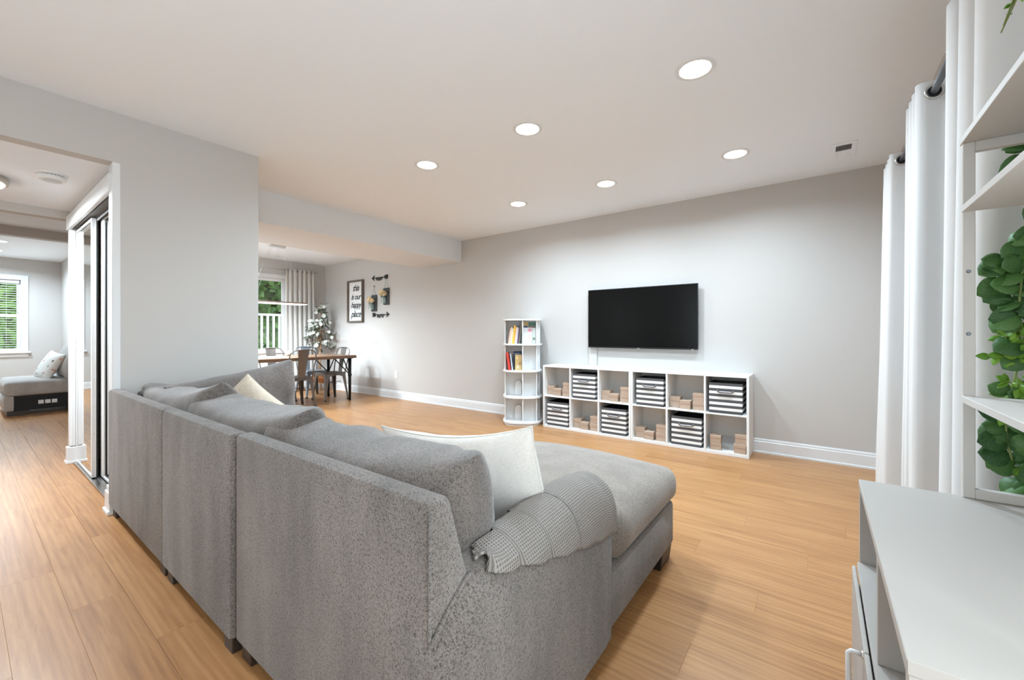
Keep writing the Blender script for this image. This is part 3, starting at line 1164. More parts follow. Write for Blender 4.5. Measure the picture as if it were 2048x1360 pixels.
NY, NS = 44, 30
rows = []
for i in range(NY + 1):
    y = 0.712 + (1.342 - 0.712) * i / NY
    ring = arm_ring(min(y, 1.3), 0.0065)
    # outer side from hem upwards, over the top, to the inner side
    hz = lerp_tab(HEM, y) + 0.004 * math.sin(y * 55)
    path = []
    top = [p for p in ring[2:] if p[1] > hz]
    path.append((ring[0][0] if hz < ring[2][1] else top[0][0] + 0.004, hz))
    if hz < ring[2][1]:
        top = ring[2:]
    path += top[:-3] if top[0] is ring[2] or True else top
    # resample by arc length
    d = [0]
    for a, b in zip(path, path[1:]):
        d.append(d[-1] + math.hypot(b[0] - a[0], b[1] - a[1]))
    row = []
    for k in range(NS + 1):
        s = d[-1] * k / NS
        j = 0
        while j < len(d) - 2 and d[j + 1] < s:
            j += 1
        f = (s - d[j]) / max(1e-6, d[j + 1] - d[j])
        x = path[j][0] + (path[j + 1][0] - path[j][0]) * f
        z = path[j][1] + (path[j + 1][1] - path[j][1]) * f
        lift = 0.022 * max(0, 1 - (y - 0.712) / 0.06) ** 2 * max(0, math.sin(PI * (k / NS) * 1.4))
        n = 0.003 * noise.noise(Vector((x * 14, y * 14, z * 14)))
        row.append((bm.verts.new((x + n, y + 0.012 * math.sin(k / NS * 7) * max(0, 1 - i / 6), z + lift + n)), d[-1] - s, y))
    rows.append(row)
for i in range(NY):
    for k in range(NS):
        q = [rows[i][k], rows[i][k + 1], rows[i + 1][k + 1], rows[i + 1][k]]
        f = bm.faces.new([a[0] for a in q])
        for lp, a in zip(f.loops, q):
            lp[uvl].uv = (a[2], a[1])
ac = obj('arm_cover', bm, M_waffle, None, True)
md = ac.modifiers.new('thickness', 'SOLIDIFY')
md.thickness = 0.006
md.offset = 1
tag(ac, 'grey waffle knit cover draped over the near sofa arm', 'arm cover')


# ------------------------------------------------------------------ loose cushions
def cushion(name, label, w, h, t, loc, rot, mat, seed, wr=0.012, pinch=0.05, power=0.5, sag=0.0, fn=None, piping=None, grp='grey sofa back cushions'):
    bm = pillow(w, h, t, seed=seed, wr=wr, pinch=pinch, power=power, sag=sag, fn=fn)
    o = obj(name, bm, mat, None, True)
    place(o, loc, rot)
    tag(o, label, 'cushion', grp)
    if mat is M_cush:
        return o
    # edge seam as its own piece
    pts = []
    N = 120
    for k in range(N):
        a = k / N * 4
        s = int(a)
        f = math.sin((a - s - .5) * PI)
        u, v = [(f, -1), (1, f), (-f, 1), (-1, -f)][s]
        x = u * w / 2 * (1 - pinch * (1 - v * v) * u * u)
        z = v * h / 2 * (1 - pinch * (1 - u * u) * v * v)
        z += sag * (1 - u * u) * (-(v + 1) / 2)
        p = Vector((x, 0, z))
        if fn:
            p = fn(p, u, v)
        if not pts or (p - Vector(pts[-1])).length > 0.004:
            pts.append(tuple(p))
    obj('seam', tube(pts, 0.0025, 6, closed=True), piping or mat, o, True)
    return o


def squash_right(p, u, v):
    # the right end is pushed up by the sofa arm
    t = max(0.0, min(1.0, (u - 0.35) / 0.4))
    t = t * t * (3 - 2 * t)
    if v < 0:
        p.z = p.z * (1 - 0.42 * t)
        p.y += 0.03 * t * math.sin(v * PI * 2)
    return p


cushion('sofa_cushion', 'grey plush back cushion leaning at the near sofa end by the white pillow', 1.0, 0.42, 0.30, (-1.155, 0.785, 0.592), (math.radians(14), math.radians(-0.5), 0), M_cush, 3.0, 0.028, 0.03, 0.30, 0.03, squash_right)
cushion('sofa_cushion', 'grey plush back cushion in the middle of the sofa back', 1.06, 0.44, 0.30, (-1.985, 0.80, 0.60), (math.radians(14), math.radians(-1), 0), M_cush, 11.0, 0.03, 0.03, 0.30, 0.03)
cushion('sofa_cushion', 'grey plush back cushion in the corner next to the partition', 1.0, 0.46, 0.28, (-2.80, 0.79, 0.60), (math.radians(14), math.radians(-4), math.radians(3)), M_cush, 23.0, 0.03, 0.03, 0.30, 0.04)
cushion('sofa_cushion', 'upright grey plush cushion against the pale partition wall', 0.74, 0.46, 0.26, (-3.12, 1.12, 0.62), (math.radians(12), math.radians(-9), math.radians(90)), M_cush, 31.0, 0.024, 0.02, 0.32, 0.02)
cushion('throw_pillow', 'small cream pillow standing on its corner among grey cushions', 0.36, 0.36, 0.13, (-2.80, 1.06, 0.60), (math.radians(14), math.radians(45), math.radians(75)), M_ivory, 41.0, 0.005, 0.07, 0.5, 0, None, None, 'light throw pillows')
cushion('throw_pillow', 'off-white linen pillow leaning at the near end of the chaise', 0.70, 0.47, 0.17, (-1.005, 1.07, 0.552), (math.radians(16), math.radians(-7), math.radians(2)), M_cream, 53.0, 0.008, 0.075, 0.5, 0.025, None, None, 'light throw pillows')

# ================================================================== TELEVISION
tv = thing('television', 'wall mounted flat screen television, switched off', 'television', (-1.55, YW, 0.93))
obj('screen', box(-0.583, 0.583, -0.0625, -0.061, 0.016, 0.648), M_screen, tv)
obj('bezel', multi([(-0.59, 0.59, -0.063, -0.05, 0.65, 0.656), (-0.59, 0.59, -0.063, -0.05, 0.0, 0.014), (-0.59, -0.584, -0.063, -0.05, 0.014, 0.65), (0.584, 0.59, -0.063, -0.05, 0.014, 0.65)]), M_black, tv)
obj('housing', prism([(-0.05, 0.004), (-0.05, 0.652), (-0.045, 0.652), (-0.028, 0.45), (-0.028, 0.05), (-0.04, 0.004)], 'x', -0.588, 0.588), M_black, tv)
obj('wall_bracket', box(-0.2, 0.2, -0.028, -0.0005, 0.15, 0.45), M_blackmetal, tv)
obj('logo_tab', box(-0.02, 0.012, -0.0638, -0.0628, -0.003, 0.006), M_chrome, tv)
obj('sensor_tab', box(0.53, 0.55, -0.0638, -0.0628, -0.003, 0.006), M_chrome, tv)
cc = obj('cable_cover', box(-2.155, -2.055, YW - 0.02, YW - 0.0005, 0.71, 0.935, 0.004), M_wall)
tag(cc, 'grey painted cable cover running down below the television', 'cable cover')


def outlet(name, x, z, label):
    t = thing(name, label, 'outlet', (x, YW, z))
    obj('plate', box(-0.036, 0.036, -0.006, -0.0005, 0, 0.116, 0.002), M_trim, t)
    for k in (0.028, 0.066):
        s = obj('socket', box(-0.017, 0.017, -0.008, -0.006, k, k + 0.028, 0.001), M_trim, t)
        obj('slot', multi([(-0.008, -0.006, -0.0085, -0.0079, k + 0.012, k + 0.021), (0.006, 0.008, -0.0085, -0.0079, k + 0.012, k + 0.021)]), M_dark, s)


outlet('wall_outlet', -5.70, 0.34, 'white wall outlet low between dining table and bookcase')

# ================================================================== CUBE SHELVES
CW, CH, CD, TH = 1.055, 0.72, 0.30, 0.0165


def cube_shelf(x0, label):
    t = thing('cube_shelf', label, 'shelf', (x0, YW - 0.001 - CD, 0), 0, 'white six cube shelves')
    obj('top_panel', box(0, CW, 0, CD, CH - 0.02, CH, 0.0015), M_white, t)
    obj('bottom_panel', box(0, CW, 0.002, CD, 0.0, 0.03, 0.0015), M_white, t)
    for k in range(4):
        w = 0.02 if k in (0, 3) else TH
        x = (0, (CW - TH) / 3 + 0.002, 2 * (CW - TH) / 3 - 0.002, CW - 0.02)[k]
        obj('side_panel' if k in (0, 3) else 'divider', box(x, x + w, 0.001, CD, 0.03, CH - 0.02, 0.001), M_white, t)
    zm = 0.365
    xs = [(0.02, (CW - TH) / 3 + 0.002), ((CW - TH) / 3 + 0.002 + TH, 2 * (CW - TH) / 3 - 0.002), (2 * (CW - TH) / 3 - 0.002 + TH, CW - 0.02)]
    for a, b in xs:
        obj('cell_shelf', box(a, b, 0.002, CD, zm - TH / 2, zm + TH / 2, 0.001), M_white, t)
        obj('back_panel', box(a, b, CD - 0.008, CD - 0.004, 0.03, CH - 0.02), M_white, t)
    cells = {}
    for c, (a, b) in enumerate(xs):
        cells[c, 0] = (x0 + a, x0 + b, 0.03, zm - TH / 2)
        cells[c, 1] = (x0 + a, x0 + b, zm + TH / 2, CH - 0.02)
    return cells


YF = YW - 0.001 - CD
cellsA = cube_shelf(-2.605, 'white six-cube shelf standing next to the round bookcase')
cellsB = cube_shelf(-2.605 + CW + 0.002, 'white six-cube shelf at the curtain side of the pair')

# striped fabric bins ------------------------------------------------------
bin0 = None
BW, BH, BD = 0.268, 0.272, 0.265


def make_bin():
    t = thing('fabric_bin', 'x', 'storage bin')
    w = 0.004
    obj('body', multi([(-BW / 2, BW / 2, 0, w, 0, BH), (-BW / 2, BW / 2, BD - w, BD, 0, BH), (-BW / 2, -BW / 2 + w, w, BD - w, 0, BH), (BW / 2 - w, BW / 2, w, BD - w, 0, BH), (-BW / 2, BW / 2, 0, BD, 0, 0.004)]), M_stripe, t)
    obj('lining', multi([(-BW / 2 + w, BW / 2 - w, w, w + 0.002, 0.004, BH - 0.004), (-BW / 2 + w, BW / 2 - w, BD - w - 0.002, BD - w, 0.004, BH - 0.004), (-BW / 2 + w, -BW / 2 + w + 0.002, w, BD - w, 0.004, BH - 0.004), (BW / 2 - w - 0.002, BW / 2 - w, w, BD - w, 0.004, BH - 0.004)]), M_black, t)
    pts = [(-0.065, 0.0, 0.205), (-0.06, -0.012, 0.197), (-0.045, -0.016, 0.188), (0.045, -0.016, 0.188), (0.06, -0.012, 0.197), (0.065, 0.0, 0.205)]
    h = obj('handle', tube(pts, 0.0055, 8), plain('handle_leather', (0.12, 0.105, 0.1), 0.6), t, True)
    obj('rivet', lathe([(0.006, 0), (0.004, -0.003)], 10, (-0.065, 0, 0.207), axis='y'), M_chrome, h)
    obj('rivet', lathe([(0.006, 0), (0.004, -0.003)], 10, (0.065, 0, 0.207), axis='y'), M_chrome, h)
    return t


ORD = ('left', 'middle', 'right')


def cellname(ci, c, r):
    return '%s %s cell of the %s cube shelf' % (('lower', 'upper')[r], ORD[c], ('left', 'right')[ci])


bins_at = [(0, 1, 1), (0, 0, 0), (0, 2, 0), (1, 0, 1), (1, 2, 1), (1, 1, 0)]
for k, (ci, c, r) in enumerate(bins_at):
    a, b, z0, z1 = (cellsA, cellsB)[ci][c, r]
    if bin0 is None:
        bin0 = make_bin()
        t = bin0
    else:
        t = copy_tree(bin0)
    t['label'] = 'grey and white striped fabric bin in the ' + cellname(ci, c, r)
    t['group'] = 'striped fabric bins'
    t.location = ((a + b) / 2 + (0.006 if k % 2 else -0.003), YF + 0.006 + 0.003 * (k % 3), z0 + 0.0005)
    t.rotation_euler = (0, 0, math.radians((-0.6, 0.8, 0.3)[k % 3]))


# kraft gift boxes ---------------------------------------------------------
def kraft_box(x, y, z, s, h, label, rz=0.0):
    t = thing('gift_box', label, 'box', (x, y, z), rz, 'small kraft cardboard boxes')
    obj('body', box(-s / 2, s / 2, -s / 2, s / 2, 0, h * 0.7, 0.0012), M_kraft, t)
    obj('lid', box(-s / 2 - 0.002, s / 2 + 0.002, -s / 2 - 0.002, s / 2 + 0.002, h * 0.6, h, 0.0015), M_kraft, t)
    return t


for ci, c, r in ((0, 0, 1), (0, 2, 1), (0, 1, 0), (1, 1, 1), (1, 0, 0), (1, 2, 0)):
    a, b, z0, z1 = (cellsA, cellsB)[ci][c, r]
    nm = cellname(ci, c, r)
    z0 += 0.0005
    yb = YF + 0.095
    S = 0.094
    if (ci, c, r) == (1, 2, 0):
        kraft_box(a + 0.075, YF + 0.07, z0, 0.088, 0.066, 'kraft box under another at left in the ' + nm, 0.1)
        kraft_box(a + 0.075, YF + 0.07, z0 + 0.0665, 0.088, 0.066, 'kraft box on top at left in the ' + nm, 0.04)
        kraft_box(b - 0.052, YF + 0.06, z0, 0.094, 0.082, 'kraft box under another at right in the ' + nm, -0.04)
        kraft_box(b - 0.050, YF + 0.07, z0 + 0.0825, 0.088, 0.082, 'kraft box on top at right in the ' + nm, 0.08)
        continue
    kraft_box(a + 0.052, yb + 0.01, z0, S, 0.105, 'tall kraft box at left in the ' + nm, 0.03)
    kraft_box(a + 0.158, yb - 0.025, z0, S, 0.08, 'short kraft box in the centre of the ' + nm, -0.05)
    kraft_box(b - 0.056, yb - 0.02, z0, S, 0.078, 'kraft box under another at right in the ' + nm, 0.02)
    kraft_box(b - 0.054, yb - 0.01, z0 + 0.0785, S, 0.078, 'kraft box on top at right in the ' + nm, -0.06)

# ================================================================== ROUND BOOKCASE
BC = Vector((-2.925, 4.145, 0))
BA = math.atan2(2.93, 4.14)
bk = thing('revolving_bookcase', 'tall round white revolving bookcase with four tiers', 'bookcase', BC, BA)
RB = 0.238
TIERS = [0.045, 0.342, 0.652, 0.968, 1.262]


def round_square(r, n=48, e=2.6):
    pts = []
    for k in range(n):
        a = 2 * PI * k / n
        c, s = math.cos(a), math.sin(a)
        q = (abs(c) ** e + abs(s) ** e) ** (-1 / e)
        pts.append((r * q * c, r * q * s))
    return pts


obj('turntable_base', prism(round_square(RB - 0.015), 'z', 0.0, 0.022), M_white, bk, auto=0.6)
for k, z in enumerate(TIERS):
    obj('shelf' if k < 4 else 'top_board', prism(round_square(RB), 'z', z - 0.017, z), M_white, bk, auto=0.6)
for lo, hi in zip(TIERS, TIERS[1:]):
    hi -= 0.017
    for b in ((-0.006, 0.007, -0.222, 0.22), (0.160, 0.173, -0.15, 0.10), (-0.217, -0.204, -0.085, 0.10)):
        obj('upright', box(b[0], b[1], b[2], b[3], lo, hi, 0.001), M_white, bk)
    obj('back_board', box(0.007, 0.160, -0.045, -0.037, lo, hi), M_white, bk)
    obj('back_board', box(-0.204, -0.006, 0.03, 0.038, lo, hi), M_white, bk)
    obj('back_board', box(0.173, 0.215, 0.03, 0.038, lo, hi), M_white, bk)
for k in (0, 1):
    z = TIERS[k]
    pts = [(-0.095, z), (-0.012, z), (-0.012, z + 0.15), (-0.035, z + 0.172), (-0.07, z + 0.172), (-0.095, z + 0.15)]
    obj('book_stop', prism(pts, 'y', -0.02, 0.028, bev=0.003), M_white, bk)
BROT = Matrix.Rotation(BA, 3, 'Z')
bookmats = {}


def book(lx, ly, z, th, h, d, col, label, lean=0.0, turn=0.0, flat=False, art=None):
    key = tuple(col)
    if key not in bookmats:
        bookmats[key] = plain('book_cover', col, 0.45)
    p = BC + BROT @ Vector((lx, ly, 0))
    t = thing('book', label, 'book', (p.x, p.y, z), 0, 'books on the round bookcase')
    t.rotation_euler = (0, lean, BA + turn)
    c = 0.0018
    obj('cover', multi([(-th / 2, th / 2, 0, c, 0, h), (-th / 2, -th / 2 + c, c, d, 0, h), (th / 2 - c, th / 2, c, d, 0, h)]), bookmats[key], t)
    obj('pages', box(-th / 2 + c, th / 2 - c, c, d - 0.003, 0.003, h - 0.003), M_paper, t)
    if art:
        for (x0, x1, z0, z1, colr) in art:
            kk = tuple(colr)
            if kk not in bookmats:
                bookmats[kk] = plain('cover_print', colr, 0.5)
            obj('cover_art', box(-th / 2 - 0.0006, -th / 2, x0, x1, z0, z1), bookmats[kk], t)
    return t


z = TIERS[3] + 0.0005
BK = [(0.012, 0.175, (0.16, 0.1, 0.07), 'dark brown'), (0.013, 0.185, (0.72, 0.42, 0.34), 'salmon pink'), (0.012, 0.2, (0.75, 0.6, 0.42), 'pale tan'), (0.014, 0.185, (0.78, 0.72, 0.6), 'cream'),
      (0.016, 0.222, (0.85, 0.5, 0.06), 'golden yellow'), (0.013, 0.205, (0.8, 0.38, 0.08), 'orange'), (0.012, 0.2, (0.85, 0.8, 0.7), 'ivory white'), (0.013, 0.19, (0.55, 0.47, 0.55), 'dusty lilac'),
      (0.013, 0.215, (0.1, 0.05, 0.09), 'dark plum'), (0.014, 0.23, (0.2, 0.19, 0.13), 'olive black')]
x = -0.188
for th, h, c, nm in BK:
    le = math.radians(7)
    book(x + th / 2, -0.155, z, th, h, 0.16, c, 'slim %s book upright on the top tier of the bookcase' % nm, lean=le if nm not in ('dark brown',) else math.radians(9))
    x += th + 0.0022
# face-out picture books in the right bay


def face_book(x0, x1, y, z, h, col, label, art=()):
    """book standing with its front cover towards the room"""
    key = tuple(col)
    if key not in bookmats:
        bookmats[key] = plain('book_cover', col, 0.45)
    xc = (x0 + x1) / 2
    p = BC + BROT @ Vector((xc, y, 0))
    t = thing('book', label, 'book', (p.x, p.y, z), BA, 'books on the round bookcase')
    w = x1 - x0
    obj('cover', multi([(-w / 2, w / 2, 0, 0.002, 0, h), (-w / 2, w / 2, 0.010, 0.012, 0, h), (-w / 2, -w / 2 + 0.002, 0.002, 0.010, 0, h)]), bookmats[key], t)
    obj('pages', box(-w / 2 + 0.002, w / 2 - 0.003, 0.002, 0.010, 0.003, h - 0.003), M_paper, t)
    for (a0, a1, b0, b1, c) in art:
        k = tuple(c)
        if k not in bookmats:
            bookmats[k] = plain('cover_print', c, 0.5)
        n = 10
        pts = [((a0 + a1) / 2 + (a1 - a0) / 2 * math.cos(2 * PI * i / n), (b0 + b1) / 2 + (b1 - b0) / 2 * math.sin(2 * PI * i / n)) for i in range(n)]
        obj('cover_art', prism(pts, 'y', -0.0006, -0.0001), bookmats[k], t)


face_book(0.010, 0.115, -0.085, z, 0.192, (0.86, 0.85, 0.86), 'white picture book facing out with a pink figure', [(0.0, 0.05, 0.135, 0.185, (0.8, 0.36, 0.42)), (0.012, 0.024, 0.02, 0.13, (0.78, 0.5, 0.48))])
face_book(0.118, 0.157, -0.085, z, 0.19, (0.78, 0.82, 0.79), 'pale green picture book facing out with a leaf motif', [(-0.016, 0.014, 0.04, 0.075, (0.2, 0.28, 0.16))])
face_book(0.010, 0.068, -0.060, z, 0.262, (0.62, 0.42, 0.16), 'tall mustard and blue book behind the white picture book', [(-0.025, 0.025, 0.19, 0.215, (0.08, 0.16, 0.4)), (-0.02, -0.005, 0.22, 0.25, (0.8, 0.7, 0.5))])
face_book(0.071, 0.157, -0.060, z, 0.258, (0.09, 0.24, 0.19), 'tall dark green book behind the pale green picture book', [(-0.04, 0.04, 0.198, 0.212, (0.6, 0.3, 0.2))])
z = TIERS[2] + 0.0005
book(-0.155, -0.15, z, 0.028, 0.215, 0.16, (0.62, 0.045, 0.03), 'thick red book leaning left on the second tier', lean=math.radians(-8))
book(-0.122, -0.13, z, 0.016, 0.2, 0.15, (0.6, 0.66, 0.74), 'pale blue book on the second tier beside the red book', lean=math.radians(-7))
book(-0.104, -0.12, z, 0.016, 0.15, 0.14, (0.03, 0.035, 0.05), 'short black book on the second tier', lean=math.radians(-5))
face_book(-0.09, -0.012, -0.14, z, 0.185, (0.66, 0.47, 0.2), 'tan patterned picture book facing out on the second tier', [(-0.03, 0.0, 0.13, 0.165, (0.8, 0.62, 0.3)), (0.005, 0.035, 0.06, 0.1, (0.45, 0.25, 0.12)), (-0.02, 0.01, 0.02, 0.06, (0.75, 0.7, 0.5))])
face_book(-0.11, -0.012, -0.045, z, 0.222, (0.04, 0.07, 0.16), 'navy blue book behind the tan picture book', [(-0.05, 0.04, 0.185, 0.2, (0.35, 0.45, 0.6))])

# ================================================================== CURTAINS BY THE WINDOW WALL


def curtain(name, label, base, along, L0, nf, A0, A1, ztop, zbot, mat, group, flare=1.0, nz=26, drop_noise=0.01, taper=0.0, phase=0.0, edge=0.0):
    """folded drape. base=(x,y): rod line start; along='y'. folds swing in x"""
    bm = bmesh.new()
    ns = nf * 14
    rows = []
    for j in range(nz + 1):
        f = j / nz
        zz = ztop + (zbot - ztop) * f
        A = A0 + (A1 - A0) * f ** 1.2
        row = []
        for i in range(ns + 1):
            s = i / ns
            ph = 2 * PI * nf * s + phase
            c = math.cos(ph)
            # squared-off cosine gives flat fold faces
            c = math.copysign(abs(c) ** 0.8, c)
            ln = L0 * (1 + (flare - 1) * f)
            y = base[1] + ln * s - taper * f * 0
            x = base[0] + A * c + drop_noise * f * noise.noise(Vector((s * 5, f * 2.2, base[1])))
            y += 0.012 * f * noise.noise(Vector((s * 7 + 4, f * 3, base[1]))) + 0.012 * math.sin(2 * ph)
            x += edge * f
            row.append(bm.verts.new((x, y, zz)))
        rows.append(row)
    for j in range(nz):
        for i in range(ns):
            bm.faces.new([rows[j][i], rows[j][i + 1], rows[j + 1][i + 1], rows[j + 1][i]])
    t = thing(name, label, 'curtain', (base[0], base[1], zbot), 0, group)
    o = wpart('drape', bm, mat, t, True)
    md = o.modifiers.new('thickness', 'SOLIDIFY')
    md.thickness = 0.004
    return t


RX, RZ = 0.375, 2.085
CUR = []
for (y0, Ln, nf, lab, ph, A0, A1, edge) in (
        (3.20, 0.34, 4, 'grey-white grommet curtain panel nearest the television wall', 0.0, 0.052, 0.062, -0.03),
        (2.37, 0.30, 4, 'grey-white grommet curtain panel in the middle of the rod', 0.0, 0.055, 0.06, -0.012),
        (1.50, 0.46, 3, 'grey-white grommet curtain panel hanging behind the white shelf unit', 0.5, 0.05, 0.06, -0.01)):
    t = curtain('window_curtain', lab, (RX, y0), 'y', Ln, nf, A0, A1, RZ + 0.045, 0.015, M_curtain, 'grey-white window curtains', 1.05, phase=ph, edge=edge)
    for k in range(2 * nf):
        s = ((k + 0.5) * PI - ph) / (2 * PI * nf)
        if not 0 < s < 1:
            continue
        y = y0 + Ln * s
        g = obj('grommet', tube([(0.027 * math.cos(a * PI / 12), 0, 0.027 * math.sin(a * PI / 12)) for a in range(24)], 0.0062, 8, closed=True), M_chrome, t, True)
        g.location = (0, y - y0, RZ - 0.015)
        g.rotation_euler = (0, 0, math.radians(12 if k % 2 == 0 else -12))
        h = obj('grommet_opening', lathe([(0.0265, -0.0032), (0.0265, 0.0032)], 20, axis='y'), M_dark, g)
rod = thing('curtain_rod', 'dark grey curtain rod carrying the window curtains', 'curtain rod', (RX, 1.2, RZ))
obj('rod', tube([(0, 0, 0), (0, 2.62, 0)], 0.0125, 14), M_rodgrey, rod, True)
for y in (0.02, 2.55):
    obj('bracket', multi([(0, XR - RX - 0.0005, y - 0.008, y + 0.008, -0.008, 0.008), (XR - RX - 0.006, XR - RX - 0.0005, y - 0.02, y + 0.02, -0.04, 0.04)]), M_rodgrey, rod)
obj('finial', lathe([(0.006, 0), (0.018, 0.012), (0.021, 0.025), (0.016, 0.04), (0.004, 0.046)], 16, (0, 2.62, 0), axis='y'), M_rodgrey, rod, True)

# ================================================================== WHITE CABINET AND SHELF UNIT (right foreground)
CX0, CX1, CY0, CY1, CT = 0.08, 0.462, 0.654, 1.388, 0.72
cab = thing('white_cabinet', 'white wood-grain cabinet with open cubbies in the right foreground', 'cabinet', (0.27, 1.02, 0))
ZC = 0.513
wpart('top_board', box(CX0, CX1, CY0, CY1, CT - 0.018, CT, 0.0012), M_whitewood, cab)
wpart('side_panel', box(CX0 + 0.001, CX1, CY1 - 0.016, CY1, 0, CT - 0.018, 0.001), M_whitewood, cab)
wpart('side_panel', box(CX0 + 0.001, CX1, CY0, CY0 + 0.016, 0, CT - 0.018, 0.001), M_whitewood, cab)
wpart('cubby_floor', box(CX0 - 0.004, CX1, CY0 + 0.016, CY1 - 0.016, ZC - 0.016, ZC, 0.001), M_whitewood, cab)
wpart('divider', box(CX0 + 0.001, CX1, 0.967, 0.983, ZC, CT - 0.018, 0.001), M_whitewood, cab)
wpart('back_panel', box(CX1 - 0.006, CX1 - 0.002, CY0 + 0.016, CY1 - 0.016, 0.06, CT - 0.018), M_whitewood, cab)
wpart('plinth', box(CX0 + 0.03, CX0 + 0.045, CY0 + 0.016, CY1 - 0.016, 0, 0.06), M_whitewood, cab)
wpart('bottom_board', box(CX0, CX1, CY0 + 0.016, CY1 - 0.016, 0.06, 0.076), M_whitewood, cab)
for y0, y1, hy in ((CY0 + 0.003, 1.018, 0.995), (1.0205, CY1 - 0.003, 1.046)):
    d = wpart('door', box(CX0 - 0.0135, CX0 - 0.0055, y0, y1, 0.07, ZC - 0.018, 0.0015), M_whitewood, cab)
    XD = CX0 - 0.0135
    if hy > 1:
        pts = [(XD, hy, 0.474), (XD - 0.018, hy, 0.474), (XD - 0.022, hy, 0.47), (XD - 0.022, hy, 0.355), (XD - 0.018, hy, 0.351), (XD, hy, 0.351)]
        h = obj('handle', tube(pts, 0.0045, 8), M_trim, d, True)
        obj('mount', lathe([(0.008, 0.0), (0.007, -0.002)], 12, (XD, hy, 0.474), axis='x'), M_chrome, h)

hut = thing('open_shelf_unit', 'open white shelf unit standing on the cabinet top', 'shelf', (0.27, 1.02, CT))
HX0, HX1, HY = 0.262, 0.458, 1.375


def hframe(y):
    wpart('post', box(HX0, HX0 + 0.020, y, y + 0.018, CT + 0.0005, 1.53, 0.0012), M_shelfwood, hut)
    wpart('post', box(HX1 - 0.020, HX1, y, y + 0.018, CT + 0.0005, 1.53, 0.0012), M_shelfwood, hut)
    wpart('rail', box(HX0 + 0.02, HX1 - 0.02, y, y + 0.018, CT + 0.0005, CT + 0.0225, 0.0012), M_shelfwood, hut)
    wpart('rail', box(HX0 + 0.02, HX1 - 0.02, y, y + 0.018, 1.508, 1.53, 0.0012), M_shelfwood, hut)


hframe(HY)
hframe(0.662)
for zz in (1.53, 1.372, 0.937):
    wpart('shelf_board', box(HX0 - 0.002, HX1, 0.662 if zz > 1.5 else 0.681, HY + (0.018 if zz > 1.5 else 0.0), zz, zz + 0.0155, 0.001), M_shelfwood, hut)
for zz in (1.236, 1.094):
    wpart('screw', lathe([(0.0042, 0), (0.003, -0.0015)], 12, (HX0 + 0.009, HY, zz), axis='y'), M_rodgrey, hut)

# ------------------------------------------------------------------ leaves
leafs = {}


def leaf_mesh(kind):
    if kind in leafs:
        return leafs[kind]
    n = 7
    bm = bmesh.new()
    # local: stem at origin, leaf grows along +y, width along x, normal z
    prof = {'euc': lambda t: 0.5 * math.sin(PI * t) ** 0.62 * (1.05 - 0.1 * t), 'box': lambda t: 0.34 * math.sin(PI * t ** 0.85) ** 0.9, 'petal': lambda t: 0.42 * math.sin(PI * t ** 1.3) ** 0.7, 'olive': lambda t: 0.2 * math.sin(PI * t) ** 0.9}[kind]
    L_, R_, C_ = [], [], []
    for i in range(n + 1):
        t = i / n
        w_ = prof(min(0.999, max(0.001, t)))
        bend = -0.12 * t * t
        L_.append(bm.verts.new((-w_, t, bend + 0.10 * w_)))
        C_.append(bm.verts.new((0, t, bend)))
        R_.append(bm.verts.new((w_, t, bend + 0.10 * w_)))
    for i in range(n):
        bm.faces.new([L_[i], C_[i], C_[i + 1], L_[i + 1]])
        bm.faces.new([C_[i], R_[i], R_[i + 1], C_[i + 1]])
    r = bmesh.ops.extrude_face_region(bm, geom=bm.faces[:])
    bmesh.ops.translate(bm, verts=[v for v in r['geom'] if isinstance(v, bmesh.types.BMVert)], vec=(0, 0, -0.012))
    bmesh.ops.recalc_face_normals(bm, faces=bm.faces[:])
    me = bpy.data.meshes.new('leaf')
    for f in bm.faces:
        f.smooth = True
    bm.to_mesh(me)
    bm.free()
    me.materials.append({'euc': M_euc, 'box': M_box, 'petal': M_petal, 'olive': M_olive}[kind])
    leafs[kind] = me
    return me


def add_leaf(kind, root, p, direction, size, roll=0.0, name='leaf', face=None):
    o = bpy.data.objects.new(name, leaf_mesh(kind))
    COL.objects.link(o)
    o.parent = root
    d = Vector(direction).normalized()
    q = d.to_track_quat('Y', 'Z')
    o.rotation_mode = 'QUATERNION'
    from mathutils import Quaternion
    o.rotation_quaternion = q @ Quaternion((0, 1, 0), roll)
    if face is not None:
        zz = (Vector(face) - d * d.dot(Vector(face))).normalized()
        xx = d.cross(zz)
        o.rotation_quaternion = Matrix((xx, d, zz)).transposed().to_quaternion() @ Quaternion((0, 1, 0), roll)
    o.location = Vector(p) - root.location
    o.scale = (size, size, size)
    return o


random.seed(21)
gar = thing('hanging_garland', 'leafy eucalyptus garland hanging behind the white shelf unit', 'garland', (0.37, 1.432, 0.74))
vines = []
for vx, vy, z1, z0, ph in ((0.372, 1.434, 1.545, 0.76, 0.3), (0.40, 1.44, 1.5, 0.75, 2.0), (0.352, 1.436, 1.30, 0.77, 4.0)):
    pts = []
    for k in range(26):
        f = k / 25
        pts.append((vx + 0.012 * math.sin(f * 9 + ph), vy + 0.008 * math.cos(f * 7 + ph), z1 + (z0 - z1) * f))
    vines.append(pts)
    wpart('vine', tube(pts, 0.0022, 6), M_stem, gar, True)
wpart('hook', tube([(0.372, 1.434, 1.545), (0.372, 1.42, 1.55), (0.372, 1.40, 1.552), (0.372, 1.393, 1.54)], 0.002, 6), M_blackmetal, gar, True)


def euc_density(z):
    # thick clusters where the photograph shows them
    return 1.0


def fc():
    return (-0.25 + random.uniform(-0.5, 0.5), -1.0, 0.15 + random.uniform(-0.6, 0.6))


